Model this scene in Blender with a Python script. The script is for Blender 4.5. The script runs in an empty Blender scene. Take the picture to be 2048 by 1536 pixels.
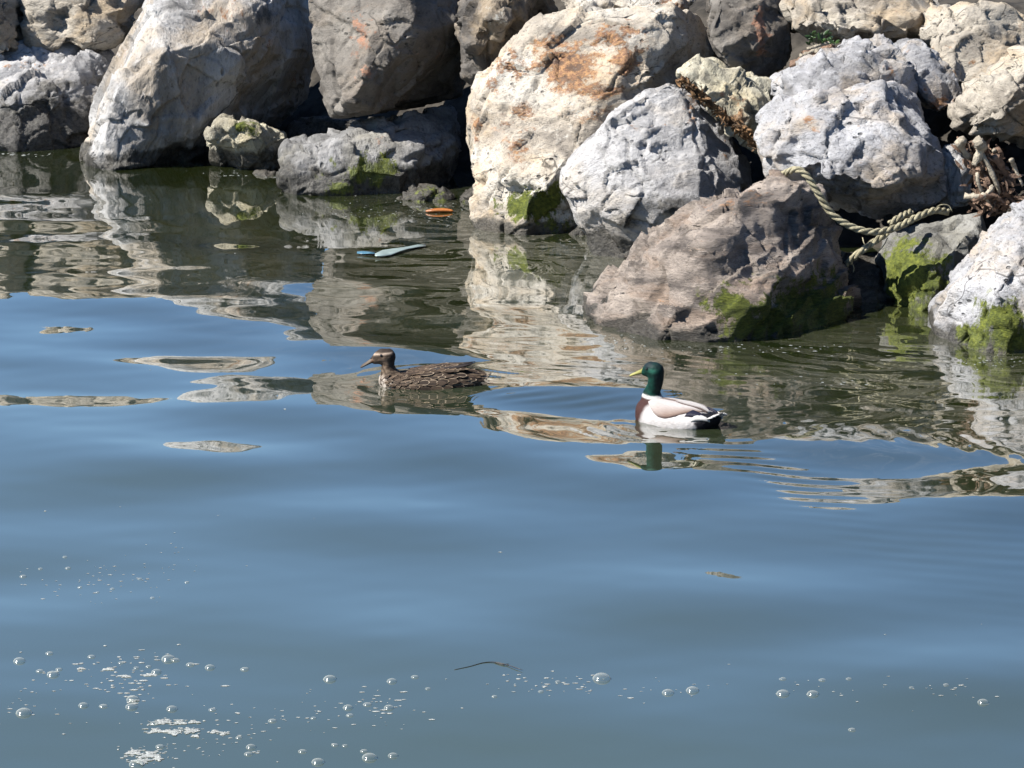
import bpy, bmesh, math, random
import numpy as np
from mathutils import Vector, Matrix
from mathutils.bvhtree import BVHTree

# ------------------------------------------------------------------ camera, sky, sun
scene = bpy.context.scene
S = 0.75                      # metres per layout unit (layout units put the eye 3.2 above the water)
H = 3.2 * S
PITCH = math.radians(12.0)
FPX = 6500.0                  # focal length in pixels of the 2048 px wide photograph
cam_data = bpy.data.cameras.new('camera')
cam = bpy.data.objects.new('camera', cam_data)
scene.collection.objects.link(cam)
cam.location = (0, 0, H)
cam.rotation_euler = (math.pi / 2 - PITCH, 0, 0)
cam_data.sensor_width = 36.0
cam_data.lens = 36.0 * FPX / 2048.0
cam_data.clip_start = 0.1
cam_data.clip_end = 2000
scene.camera = cam

SUN = Vector((-0.64, -0.20, 0.74)).normalized()
SUN_EL = math.asin(SUN.z)
SUN_AZ = math.atan2(SUN.x, SUN.y)
world = bpy.data.worlds.new('World')
scene.world = world
world.use_nodes = True
wn = world.node_tree
sky = wn.nodes.new('ShaderNodeTexSky')
sky.sky_type = 'NISHITA'
sky.sun_disc = False
sky.sun_elevation = SUN_EL
sky.sun_rotation = SUN_AZ
sky.air_density = 1.0
sky.dust_density = 0.0
sky.ozone_density = 7.5
wn.nodes['Background'].inputs['Strength'].default_value = 0.052
wn.links.new(sky.outputs['Color'], wn.nodes['Background'].inputs['Color'])
sun_data = bpy.data.lights.new('sun', 'SUN')
sun_data.energy = 4.7
sun_data.angle = math.radians(0.5)
sun_data.color = (1.0, 0.965, 0.905)
sun = bpy.data.objects.new('sun', sun_data)
scene.collection.objects.link(sun)
sun.rotation_euler = (-SUN).to_track_quat('-Z', 'Y').to_euler()
scene.view_settings.view_transform = 'Standard'
scene.view_settings.look = 'None'
scene.view_settings.exposure = 1.6
scene.view_settings.gamma = 1.0
scene.cycles.use_denoising = True
scene.cycles.max_bounces = 4
scene.cycles.diffuse_bounces = 1
scene.cycles.use_adaptive_sampling = True
scene.cycles.adaptive_threshold = 0.02
scene.cycles.transparent_max_bounces = 12

rng = np.random.default_rng(7)
random.seed(7)
COL = scene.collection

# ------------------------------------------------------------------ helpers
FWD = Vector((0, math.cos(PITCH), -math.sin(PITCH)))
UPV = Vector((0, math.sin(PITCH), math.cos(PITCH)))
def ray(px, py):
    return FWD + Vector((1, 0, 0)) * ((px - 1024) / FPX) - UPV * ((py - 768) / FPX)
def at(px, py, Y):
    """point seen at a pixel, at layout distance Y"""
    d = ray(px, py)
    t = Y * S / d.y
    return Vector((0, 0, H)) + d * t
def ground(px, py, z=0.0):
    d = ray(px, py)
    return Vector((0, 0, H)) + d * ((z - H) / d.z)
def Yg(py):
    return ground(1024, py).y / S
def sstep(a, b, x):
    t = np.clip((x - a) / (b - a), 0, 1)
    return t * t * (3 - 2 * t)

_perm = rng.permutation(512)
_perm = np.concatenate([_perm, _perm]).astype(np.int64)
_grad = rng.normal(size=(512, 3)); _grad /= np.linalg.norm(_grad, axis=1)[:, None]
def pnoise(p, seed=0):
    p = np.asarray(p, float) + np.array([seed * 17.13, seed * 5.77, seed * 9.31])
    i = np.floor(p).astype(np.int64); f = p - i
    u = f * f * f * (f * (f * 6 - 15) + 10)
    i &= 511
    out = 0
    for dx in (0, 1):
        wx = u[:, 0] if dx else 1 - u[:, 0]
        for dy in (0, 1):
            wy = u[:, 1] if dy else 1 - u[:, 1]
            for dz in (0, 1):
                wz = u[:, 2] if dz else 1 - u[:, 2]
                h = _perm[(_perm[(_perm[(i[:, 0] + dx) & 511] + i[:, 1] + dy) & 511] + i[:, 2] + dz) & 511]
                g = _grad[h]
                out = out + wx * wy * wz * (g[:, 0] * (f[:, 0] - dx) + g[:, 1] * (f[:, 1] - dy) + g[:, 2] * (f[:, 2] - dz))
    return out * 1.6
def fbm(p, o=4, seed=0, gain=0.5):
    a, s, t = 1.0, 1.0, 0
    for k in range(o):
        t = t + a * pnoise(p * s, seed + k * 3)
        a *= gain; s *= 2.03
    return t

def mesh_from(name, verts, faces, smooth=True):
    me = bpy.data.meshes.new(name)
    me.from_pydata([tuple(v) for v in verts], [], faces)
    if smooth:
        me.polygons.foreach_set('use_smooth', [True] * len(me.polygons))
    me.update()
    return me
def link(name, me, mat=None, parent=None, loc=None):
    o = bpy.data.objects.new(name, me)
    COL.objects.link(o)
    if mat is not None and me is not None:
        me.materials.clear(); me.materials.append(mat)
    if parent is not None: o.parent = parent
    if loc is not None: o.location = loc
    return o
def tag(o, label=None, cat=None, group=None, kind=None):
    if label: o['label'] = label
    if cat: o['category'] = cat
    if group: o['group'] = group
    if kind: o['kind'] = kind
    return o
def set_attr(me, name, arr):
    a = me.color_attributes.new(name, 'FLOAT_COLOR', 'POINT')
    arr = np.asarray(arr, np.float32)
    if arr.shape[1] == 3: arr = np.hstack([arr, np.ones((len(arr), 1), np.float32)])
    a.data.foreach_set('color', arr.ravel())
def get_co(me):
    c = np.empty(len(me.vertices) * 3); me.vertices.foreach_get('co', c); return c.reshape(-1, 3)
def get_no(me):
    c = np.empty(len(me.vertices) * 3); me.vertices.foreach_get('normal', c); return c.reshape(-1, 3)
def remesh(me, voxel, smooth_it=0, smooth_f=0.5):
    o = bpy.data.objects.new('tmp', me); COL.objects.link(o)
    m = o.modifiers.new('r', 'REMESH'); m.mode = 'VOXEL'; m.voxel_size = voxel
    if smooth_it:
        s = o.modifiers.new('s', 'SMOOTH'); s.factor = smooth_f; s.iterations = smooth_it
    dg = bpy.context.evaluated_depsgraph_get()
    out = bpy.data.meshes.new_from_object(o.evaluated_get(dg))
    bpy.data.objects.remove(o)
    return out

class NT:
    """small node-tree writer"""
    def __init__(self, name):
        self.m = bpy.data.materials.new(name); self.m.use_nodes = True
        self.t = self.m.node_tree
        self.b = self.t.nodes['Principled BSDF']; self.out = self.t.nodes['Material Output']
    def n(self, typ, ins=None, **kw):
        nd = self.t.nodes.new('ShaderNode' + typ)
        for k, v in kw.items(): setattr(nd, k, v)
        for k, v in (ins or {}).items(): self.set(nd.inputs[k], v)
        return nd
    def set(self, sock, v):
        if isinstance(v, bpy.types.NodeSocket): self.t.links.new(v, sock)
        else: sock.default_value = v
    def math(self, op, a, b=0.0, clamp=False):
        nd = self.n('Math', {0: a, 1: b}, operation=op); nd.use_clamp = clamp; return nd.outputs[0]
    def noise(self, vec, scale, detail=6, rough=0.6, dist=0.0):
        return self.n('TexNoise', {'Vector': vec, 'Scale': scale, 'Detail': detail, 'Roughness': rough, 'Distortion': dist}).outputs[0]
    def ramp(self, fac, stops, interp='LINEAR'):
        nd = self.n('ValToRGB', {0: fac}); r = nd.color_ramp; r.interpolation = interp
        while len(r.elements) < len(stops): r.elements.new(0.5)
        for e, (p, c) in zip(r.elements, stops):
            e.position = p; e.color = (c, c, c, 1) if isinstance(c, (int, float)) else (*c, 1)
        return nd.outputs[0]
    def mix(self, fac, a, b, mode='MIX'):
        nd = self.n('Mix', data_type='RGBA', blend_type=mode)
        self.set(nd.inputs[0], fac)
        for s, v in ((6, a), (7, b)):
            self.set(nd.inputs[s], (*v, 1) if isinstance(v, tuple) and len(v) == 3 else v)
        return nd.outputs[2]
    def rng(self, v, a, b, c=0.0, d=1.0):
        return self.n('MapRange', {0: v, 1: a, 2: b, 3: c, 4: d}, interpolation_type='SMOOTHSTEP').outputs[0]

# ------------------------------------------------------------------ materials
def rock_material(name, light, mid, dark, speck=0.5, bed=(0, 0, 1), stretch=1.0, crack=0.6, bump=0.7, tint=(0.17, 0.075, 0.03), tint2=(0.26, 0.14, 0.06), warm=(0.27, 0.21, 0.14)):
    light, mid, dark, warm = [tuple(x * k for x in c) for c, k in ((light, 1.16), (mid, 1.08), (dark, 1.0), (warm, 1.12))]
    N = NT(name)
    co = N.n('TexCoord').outputs['Object']
    q = Vector(bed).normalized().rotation_difference(Vector((0, 0, 1))).to_euler()
    mp = N.n('Mapping', {'Vector': co, 'Rotation': q, 'Scale': (1, 1, stretch)}).outputs[0]
    att = N.n('Attribute', attribute_name='mask')
    sep = N.n('SeparateColor', {0: att.outputs['Color']})
    rust, algae, wet = sep.outputs[0], sep.outputs[1], sep.outputs[2]  # wet: tide band plus dark spots that partly paint shade
    pale = att.outputs['Alpha']
    bigc = N.n('TexNoise', {'Vector': mp, 'Scale': 2.6, 'Detail': 5, 'Roughness': 0.6, 'Distortion': 0.5})
    big = bigc.outputs[0]
    sb = N.n('SeparateColor', {0: bigc.outputs['Color']})
    med = N.noise(mp, 15.0, 5, 0.74)
    fine = N.noise(mp, 48.0, 4, 0.84)
    pit = N.n('TexVoronoi', {'Vector': mp, 'Scale': 17.0}, feature='F1').outputs['Distance']
    pit = N.math('MULTIPLY', N.rng(pit, 0.22, 0.10), N.rng(sb.outputs[0], 0.50, 0.62))
    rid = N.n('TexNoise', {'Vector': mp, 'Scale': 5.0, 'Detail': 4, 'Roughness': 0.55}, noise_type='RIDGED_MULTIFRACTAL').outputs[0]
    col = N.ramp(big, [(0.34, dark), (0.47, mid), (0.62, light)])
    col = N.mix(N.math('MULTIPLY', N.rng(sb.outputs[1], 0.48, 0.66), 0.55), col, warm)
    col = N.mix(N.math('MULTIPLY', N.rng(med, 0.52, 0.68), 0.7), col, light)
    col = N.mix(N.math('MULTIPLY', N.rng(med, 0.46, 0.30), 0.85), col, dark)
    col = N.mix(N.math('MULTIPLY', N.rng(fine, 0.47, 0.33), speck), col, tuple(c * 0.25 for c in dark))
    col = N.mix(N.math('MULTIPLY', pit, 0.8), col, tuple(c * 0.2 for c in dark))
    ck = N.math('MULTIPLY', N.rng(rid, 0.80, 1.15), N.rng(sb.outputs[2], 0.48, 0.60))
    col = N.mix(N.math('MULTIPLY', ck, crack * 0.75), col, (0.015, 0.013, 0.011))
    warp = N.n('VectorMath', {0: mp, 1: N.n('VectorMath', {0: N.n('TexNoise', {'Vector': mp, 'Scale': 3.0, 'Detail': 2.0}).outputs['Color'], 1: (0.42, 0.42, 0.42)}, operation='MULTIPLY').outputs[0]}, operation='ADD').outputs[0]
    vor = N.n('TexVoronoi', {'Vector': warp, 'Scale': 1.7}, feature='DISTANCE_TO_EDGE').outputs['Distance']
    fr = N.math('MULTIPLY', N.rng(vor, 0.010, 0.002), N.rng(sb.outputs[0], 0.50, 0.60))
    col = N.mix(N.math('MULTIPLY', fr, 0.8 * crack + 0.2), col, (0.012, 0.010, 0.009))
    # iron stains
    rnz = N.math('ADD', N.math('MULTIPLY', N.math('SUBTRACT', sb.outputs[1], 0.5), 1.3), N.math('MULTIPLY', N.math('SUBTRACT', med, 0.5), 2.0))
    rf = N.rng(N.math('ADD', rnz, N.math('MULTIPLY', rust, 0.62)), 0.34, 0.60)
    rc = N.mix(N.rng(fine, 0.40, 0.60), tint, tint2)
    rc = N.mix(N.rng(med, 0.42, 0.56), (tint[0] * 0.45, tint[1] * 0.5, tint[2] * 0.6), rc)
    col = N.mix(N.math('MULTIPLY', rf, 0.88), col, rc)
    # pale lichen
    pf = N.rng(N.math('ADD', med, N.math('MULTIPLY', pale, 0.35)), 0.68, 0.84)
    col = N.mix(pf, col, (0.36, 0.35, 0.31))
    # tide stain, dark spots (some paint shade on the stone), and algae
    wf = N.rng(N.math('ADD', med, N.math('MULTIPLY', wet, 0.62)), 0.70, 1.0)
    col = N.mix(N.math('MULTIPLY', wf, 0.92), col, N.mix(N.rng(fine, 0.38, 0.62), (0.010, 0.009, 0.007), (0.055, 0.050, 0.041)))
    an = N.noise(N.n('Mapping', {'Vector': co, 'Scale': (1, 1, 0.55)}).outputs[0], 15.0, 6, 0.76)
    anz = N.math('ADD', N.math('MULTIPLY', N.math('SUBTRACT', an, 0.5), 2.6), N.math('MULTIPLY', N.math('SUBTRACT', sb.outputs[2], 0.5), 1.2))
    af = N.rng(N.math('ADD', anz, N.math('MULTIPLY', algae, 0.72)), 0.30, 0.58)
    af = N.math('MULTIPLY', af, N.rng(algae, 0.04, 0.22))
    ac = N.ramp(N.math('ADD', N.math('MULTIPLY', fine, 0.6), N.math('MULTIPLY', an, 0.4)), [(0.36, (0.014, 0.020, 0.003)), (0.48, (0.046, 0.057, 0.008)), (0.64, (0.125, 0.138, 0.018))])
    col = N.mix(af, col, ac)
    N.set(N.b.inputs['Base Color'], col)
    N.set(N.b.inputs['Roughness'], N.math('SUBTRACT', 0.88, N.math('MULTIPLY', wf, 0.35)))
    N.b.inputs['Specular IOR Level'].default_value = 0.3
    h = N.math('ADD', N.math('MULTIPLY', med, 0.62), N.math('MULTIPLY', fine, 0.42))
    h = N.math('SUBTRACT', h, N.math('MULTIPLY', rid, 0.22))
    h = N.math('SUBTRACT', h, N.math('MULTIPLY', pit, 0.5))
    bp = N.n('Bump', {'Height': h, 'Strength': min(1.0, bump * 1.3), 'Distance': 0.028})
    N.set(N.b.inputs['Normal'], bp.outputs[0])
    return N.m

M = {}
M['grey'] = rock_material('grey stone', (0.275, 0.273, 0.280), (0.208, 0.206, 0.212), (0.112, 0.110, 0.111), speck=0.75, stretch=1.6, bed=(0.3, -0.2, 1))
M['white'] = rock_material('pale stone', (0.295, 0.288, 0.286), (0.240, 0.234, 0.232), (0.145, 0.140, 0.138), speck=0.5, stretch=1.4, bed=(-0.5, 0, 1), crack=0.5, warm=(0.29, 0.25, 0.20))
M['warm'] = rock_material('rusty pale stone', (0.345, 0.320, 0.280), (0.280, 0.245, 0.200), (0.160, 0.140, 0.118), speck=0.65, stretch=1.5, bed=(-0.4, 0.2, 1), warm=(0.31, 0.225, 0.13), tint=(0.12, 0.052, 0.028), tint2=(0.27, 0.14, 0.055))
M['tan'] = rock_material('tan stone', (0.300, 0.270, 0.225), (0.245, 0.218, 0.180), (0.140, 0.122, 0.100), speck=0.6, stretch=2.0, bed=(0.5, 0, 1), warm=(0.30, 0.22, 0.13))
M['brown'] = rock_material('brown stone', (0.140, 0.127, 0.111), (0.095, 0.085, 0.074), (0.045, 0.040, 0.035), speck=0.4, stretch=1.5, bed=(0.15, 0, 1), tint=(0.24, 0.11, 0.065), tint2=(0.24, 0.14, 0.09), bump=0.5, warm=(0.14, 0.115, 0.09), crack=0.4)
M['layered'] = rock_material('layered brown stone', (0.262, 0.222, 0.188), (0.165, 0.138, 0.118), (0.060, 0.050, 0.044), speck=0.6, stretch=4.0, bed=(-0.62, 0.1, 1.0), tint=(0.22, 0.11, 0.055), tint2=(0.26, 0.15, 0.08), bump=0.9, warm=(0.20, 0.14, 0.10))
M['slope'] = rock_material('streaked grey stone', (0.320, 0.314, 0.308), (0.235, 0.229, 0.223), (0.112, 0.108, 0.104), speck=0.6, stretch=0.5, bed=(0.55, 0, 1), bump=0.8)
M['yellow'] = rock_material('yellowish crusted stone', (0.350, 0.330, 0.260), (0.290, 0.268, 0.205), (0.150, 0.136, 0.108), speck=0.8, bump=1.0, warm=(0.30, 0.25, 0.15))
M['mid'] = rock_material('mid grey stone', (0.215, 0.210, 0.205), (0.150, 0.146, 0.142), (0.070, 0.068, 0.065), speck=0.7, stretch=0.6, bed=(0.2, 0, 1), warm=(0.18, 0.165, 0.13))
M['olive'] = rock_material('dull grey stone', (0.175, 0.172, 0.160), (0.125, 0.122, 0.113), (0.070, 0.068, 0.062), speck=0.5, warm=(0.14, 0.13, 0.10))
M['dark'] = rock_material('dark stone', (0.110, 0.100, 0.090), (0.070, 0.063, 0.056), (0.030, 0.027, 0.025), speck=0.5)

def simple(name, color, rough=0.7, spec=0.4, bump=0.0, bscale=60, var=0.25, vs=12, coat=0.0):
    N = NT(name)
    co = N.n('TexCoord').outputs['Object']
    nz = N.noise(co, vs, 6, 0.6)
    c = N.mix(N.rng(nz, 0.35, 0.65), tuple(x * (1 - var) for x in color), tuple(min(1, x * (1 + var)) for x in color))
    N.set(N.b.inputs['Base Color'], c)
    N.b.inputs['Roughness'].default_value = rough
    N.b.inputs['Specular IOR Level'].default_value = spec
    N.b.inputs['Coat Weight'].default_value = coat
    if bump:
        N.set(N.b.inputs['Normal'], N.n('Bump', {'Height': N.noise(co, bscale, 5, 0.6), 'Strength': bump, 'Distance': 0.01}).outputs[0])
    return N.m
def vcol_material(name, rough=0.6, spec=0.3, bump=0.3, bscale=(40, 160, 160), var=0.12, sheen=0.0, attr='tint'):
    N = NT(name)
    co = N.n('TexCoord').outputs['Object']
    mp = N.n('Mapping', {'Vector': co, 'Scale': bscale}).outputs[0]
    a = N.n('Attribute', attribute_name=attr)
    nz = N.noise(mp, 1.0, 5, 0.6)
    c = N.mix(1.0, a.outputs['Color'], N.ramp(nz, [(0.3, 1 - var * 2), (0.7, 1.0)]), 'MULTIPLY')
    N.set(N.b.inputs['Base Color'], c)
    r = N.math('MULTIPLY', a.outputs['Alpha'], rough)
    N.set(N.b.inputs['Roughness'], r)
    N.b.inputs['Specular IOR Level'].default_value = spec
    N.b.inputs['Sheen Weight'].default_value = sheen
    N.set(N.b.inputs['Normal'], N.n('Bump', {'Height': nz, 'Strength': bump, 'Distance': 0.004}).outputs[0])
    return N.m

# ------------------------------------------------------------------ water
W_DUCKS = []   # (x, y, heading x, heading y)
_wr = np.random.default_rng(21)
def _waves(n, lam, slope, ang, spread):
    out = []
    for _ in range(n):
        l = math.exp(_wr.uniform(math.log(lam[0]), math.log(lam[1])))
        a = math.radians(ang + _wr.normal() * spread)
        k = 2 * math.pi / l
        out.append((k * math.cos(a), k * math.sin(a), slope / k / math.sqrt(n), _wr.uniform(0, 6.28)))
    return out
SWELL = _waves(12, (0.60, 1.20), 0.034, 80, 36)
MID = _waves(12, (0.34, 0.60), 0.011, 78, 40)
SMALL = _waves(16, (0.10, 0.22), 0.0055, 75, 35)
LONG = _waves(5, (1.6, 3.2), 0.012, 100, 20)
CHOP = _waves(22, (0.09, 0.26), 0.035, 70, 26)
duck_f = ground(862, 768); duck_m = ground(1356, 840)
W_DUCKS = [(duck_f.x, duck_f.y, -1.0, 0.03), (duck_m.x, duck_m.y, -0.72, 0.69)]
# shoreline (foot of the stones), used to calm the water beside them
SH_A = np.array([-3.6, 23.4]) * S; SH_B = np.array([2.5, 15.6]) * S
_sd = (SH_B - SH_A) / np.linalg.norm(SH_B - SH_A)
SH_N = np.array([-_sd[1], _sd[0]])          # points inland
if SH_N[1] < 0: SH_N = -SH_N
def inland(x, y): return (x - SH_A[0]) * SH_N[0] + (y - SH_A[1]) * SH_N[1]
def wave_height(x, y):
    x = np.asarray(x, float); y = np.asarray(y, float)
    d = -inland(x, y)
    calm = 0.22 + 0.85 * sstep(0.30, 1.3, d)
    far = 1 - sstep(6, 16, np.hypot(x, (y - 12) * 0.8))
    near = 0.75 + 0.30 * sstep(8.5, 11.0, y)
    h = 0
    for kx, ky, a, p in SWELL: h = h + a * np.sin(kx * x + ky * y + p)
    for kx, ky, a, p in LONG: h = h + a * np.sin(kx * x + ky * y + p)
    mid = 0
    for kx, ky, a, p in SMALL: h = h + a * np.sin(kx * x + ky * y + p)
    for kx, ky, a, p in MID: mid = mid + a * np.sin(kx * x + ky * y + p)
    h = h * calm * near + mid * calm * (0.22 + 0.78 * sstep(9.0, 10.6, y))
    env = np.exp(-(((x - 0.9) / 1.0) ** 2 + ((y - 11.9) / 0.75) ** 2)) + 0.5 * np.exp(-(((x - 1.9) / 0.7) ** 2 + ((y - 11.3) / 0.8) ** 2))
    c = 0
    for kx, ky, a, p in CHOP: c = c + a * np.sin(kx * x + ky * y + p)
    h = h + c * (env * 0.85 + 0.012)
    wob = pnoise(np.stack([x.ravel() * 3.0, y.ravel() * 1.6, np.zeros(x.size)], 1), 77).reshape(x.shape)
    brk = 0.55 + 0.9 * pnoise(np.stack([x.ravel() * 4.0, y.ravel() * 2.6, np.ones(x.size)], 1), 78).reshape(x.shape)
    for ux, uy, hx, hy in W_DUCKS:
        rx, ry = x - ux, y - uy
        s = -(rx * hx + ry * hy); t = np.abs(-rx * hy + ry * hx)
        r = np.hypot(rx, ry)
        arm = np.exp(-((t - np.maximum(s, 0) * 0.36 - 0.09) / (0.06 + 0.12 * np.maximum(s, 0))) ** 2) * sstep(-0.25, 0.1, s) * np.exp(-np.maximum(s, 0) / 0.9)
        h = h + 0.0026 * arm * brk * np.sin(2 * math.pi * (t * 1.0 + s * 0.55) / 0.11 + 2.5 * wob)
        h = h + 0.0007 * brk * np.exp(-((r - 0.22) / 0.16) ** 2) * np.sin(2 * math.pi * r / 0.08 + 3 * wob)
    return h * far
def axis(lo, hi, step, outer):
    c = list(np.arange(lo, hi + 1e-6, step)); a, s = [], step
    v = lo
    while v > outer[0]: s *= 1.35; v -= s; a.append(v)
    b, s, v = [], step, hi
    while v < outer[1]: s *= 1.35; v += s; b.append(v)
    return np.array(a[::-1] + c + b)
gx = axis(-3.1, 3.1, 0.016, (-160, 160)); gy = axis(6.6, 18.6, 0.022, (-160, 60))
GX, GY = np.meshgrid(gx, gy)
gz = wave_height(GX.ravel(), GY.ravel())
wv = np.stack([GX.ravel(), GY.ravel(), gz], 1)
nx, ny = len(gx), len(gy)
ii = (np.arange(ny - 1)[:, None] * nx + np.arange(nx - 1)[None]).ravel()
wf = np.stack([ii, ii + 1, ii + 1 + nx, ii + nx], 1)
me = bpy.data.meshes.new('water')
me.vertices.add(len(wv)); me.vertices.foreach_set('co', wv.ravel())
me.loops.add(len(wf) * 4); me.loops.foreach_set('vertex_index', wf.ravel().astype(np.int32))
me.polygons.add(len(wf)); me.polygons.foreach_set('loop_start', np.arange(0, len(wf) * 4, 4, dtype=np.int32))
me.polygons.foreach_set('use_smooth', np.ones(len(wf), bool))
me.update(calc_edges=True)
# surface film: strongest beside the stones in the middle of the shore
fc = ground(1000, 520)
film = np.exp(-(((wv[:, 0] - fc.x) / 0.75) ** 2 + ((wv[:, 1] - fc.y) / 1.5) ** 2))
fc2 = ground(1800, 760)
film = np.maximum(film, 0.55 * np.exp(-(((wv[:, 0] - fc2.x) / 0.6) ** 2 + ((wv[:, 1] - fc2.y) / 0.9) ** 2)))
opn = sstep(0.6, 4.5, -inland(wv[:, 0], wv[:, 1]))
set_attr(me, 'film', np.stack([film, opn, film], 1))
N = NT('murky green water')
co = N.n('TexCoord').outputs['Object']
wcol = N.mix(N.rng(N.noise(co, 0.9, 4, 0.6), 0.35, 0.65), (0.0085, 0.0120, 0.0030), (0.0150, 0.0185, 0.0062))
fsep = N.n('SeparateColor', {0: N.n('Attribute', attribute_name='film').outputs['Color']})
fatt = fsep.outputs[0]
wcol = N.mix(fsep.outputs[1], wcol, (0.034, 0.047, 0.034))
mp = N.n('Mapping', {'Vector': co, 'Rotation': (0, 0, 0.35), 'Scale': (0.9, 1.3, 1)}).outputs[0]
w1 = N.n('TexNoise', {'Vector': mp, 'Scale': 1.3, 'Detail': 2.0}).outputs['Color']
w2 = N.n('VectorMath', {0: w1, 1: (2.2, 2.2, 0)}, operation='MULTIPLY').outputs[0]
sw = N.n('VectorMath', {0: mp, 1: w2}, operation='ADD').outputs[0]
st = N.noise(sw, 4.5, 6, 0.6, 0.4)
line = N.rng(N.math('ABSOLUTE', N.math('SUBTRACT', st, 0.5)), 0.022, 0.0)
veil = N.rng(st, 0.42, 0.66)
ff = N.math('MULTIPLY', fatt, N.math('ADD', N.math('MULTIPLY', line, 0.8), N.math('MULTIPLY', veil, 0.40)), True)
N.set(N.b.inputs['Base Color'], N.mix(ff, wcol, (0.24, 0.225, 0.18)))
N.set(N.b.inputs['Roughness'], N.math('ADD', 0.012, N.math('MULTIPLY', ff, 0.12)))
N.b.inputs['IOR'].default_value = 1.36
N.b.inputs['Coat Weight'].default_value = 1.0
N.b.inputs['Coat IOR'].default_value = 1.36
N.b.inputs['Coat Roughness'].default_value = 0.012
M['water'] = N.m
tag(link('water', me, M['water']), 'murky green water reflecting blue sky and sunlit stones', kind='structure')

# ------------------------------------------------------------------ bank under and behind the stones
bx = axis(-6, 6, 0.12, (-150, 150)); by = axis(10, 22, 0.12, (9, 160))
BX, BY = np.meshgrid(bx, by)
bd = inland(BX.ravel(), BY.ravel()) - 1.35
bz = np.clip(bd * 0.78, -0.8, 1e9)
bz = np.where(bz > 0.82, 0.82 + 0.10 * np.tanh((bz - 0.82) * 2), bz)
bz += 0.05 * fbm(np.stack([BX.ravel(), BY.ravel(), bz], 1) * 2.5, 4, 3) * (np.abs(BX.ravel()) < 8)
nx, ny = len(bx), len(by)
ii = (np.arange(ny - 1)[:, None] * nx + np.arange(nx - 1)[None]).ravel()
me = mesh_from('bank', np.stack([BX.ravel(), BY.ravel(), bz], 1), np.stack([ii, ii + 1, ii + 1 + nx, ii + nx], 1).tolist())
M['earth'] = simple('gap shade bank rubble', (0.030, 0.026, 0.021), 0.95, 0.2, 1.0, 30, 0.5, 9)  # colour taken near black to paint the shade between stones
tag(link('bank', me, M['earth']), 'earth and rubble bank under the stones darkened for the shade in the gaps', kind='structure')

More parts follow.
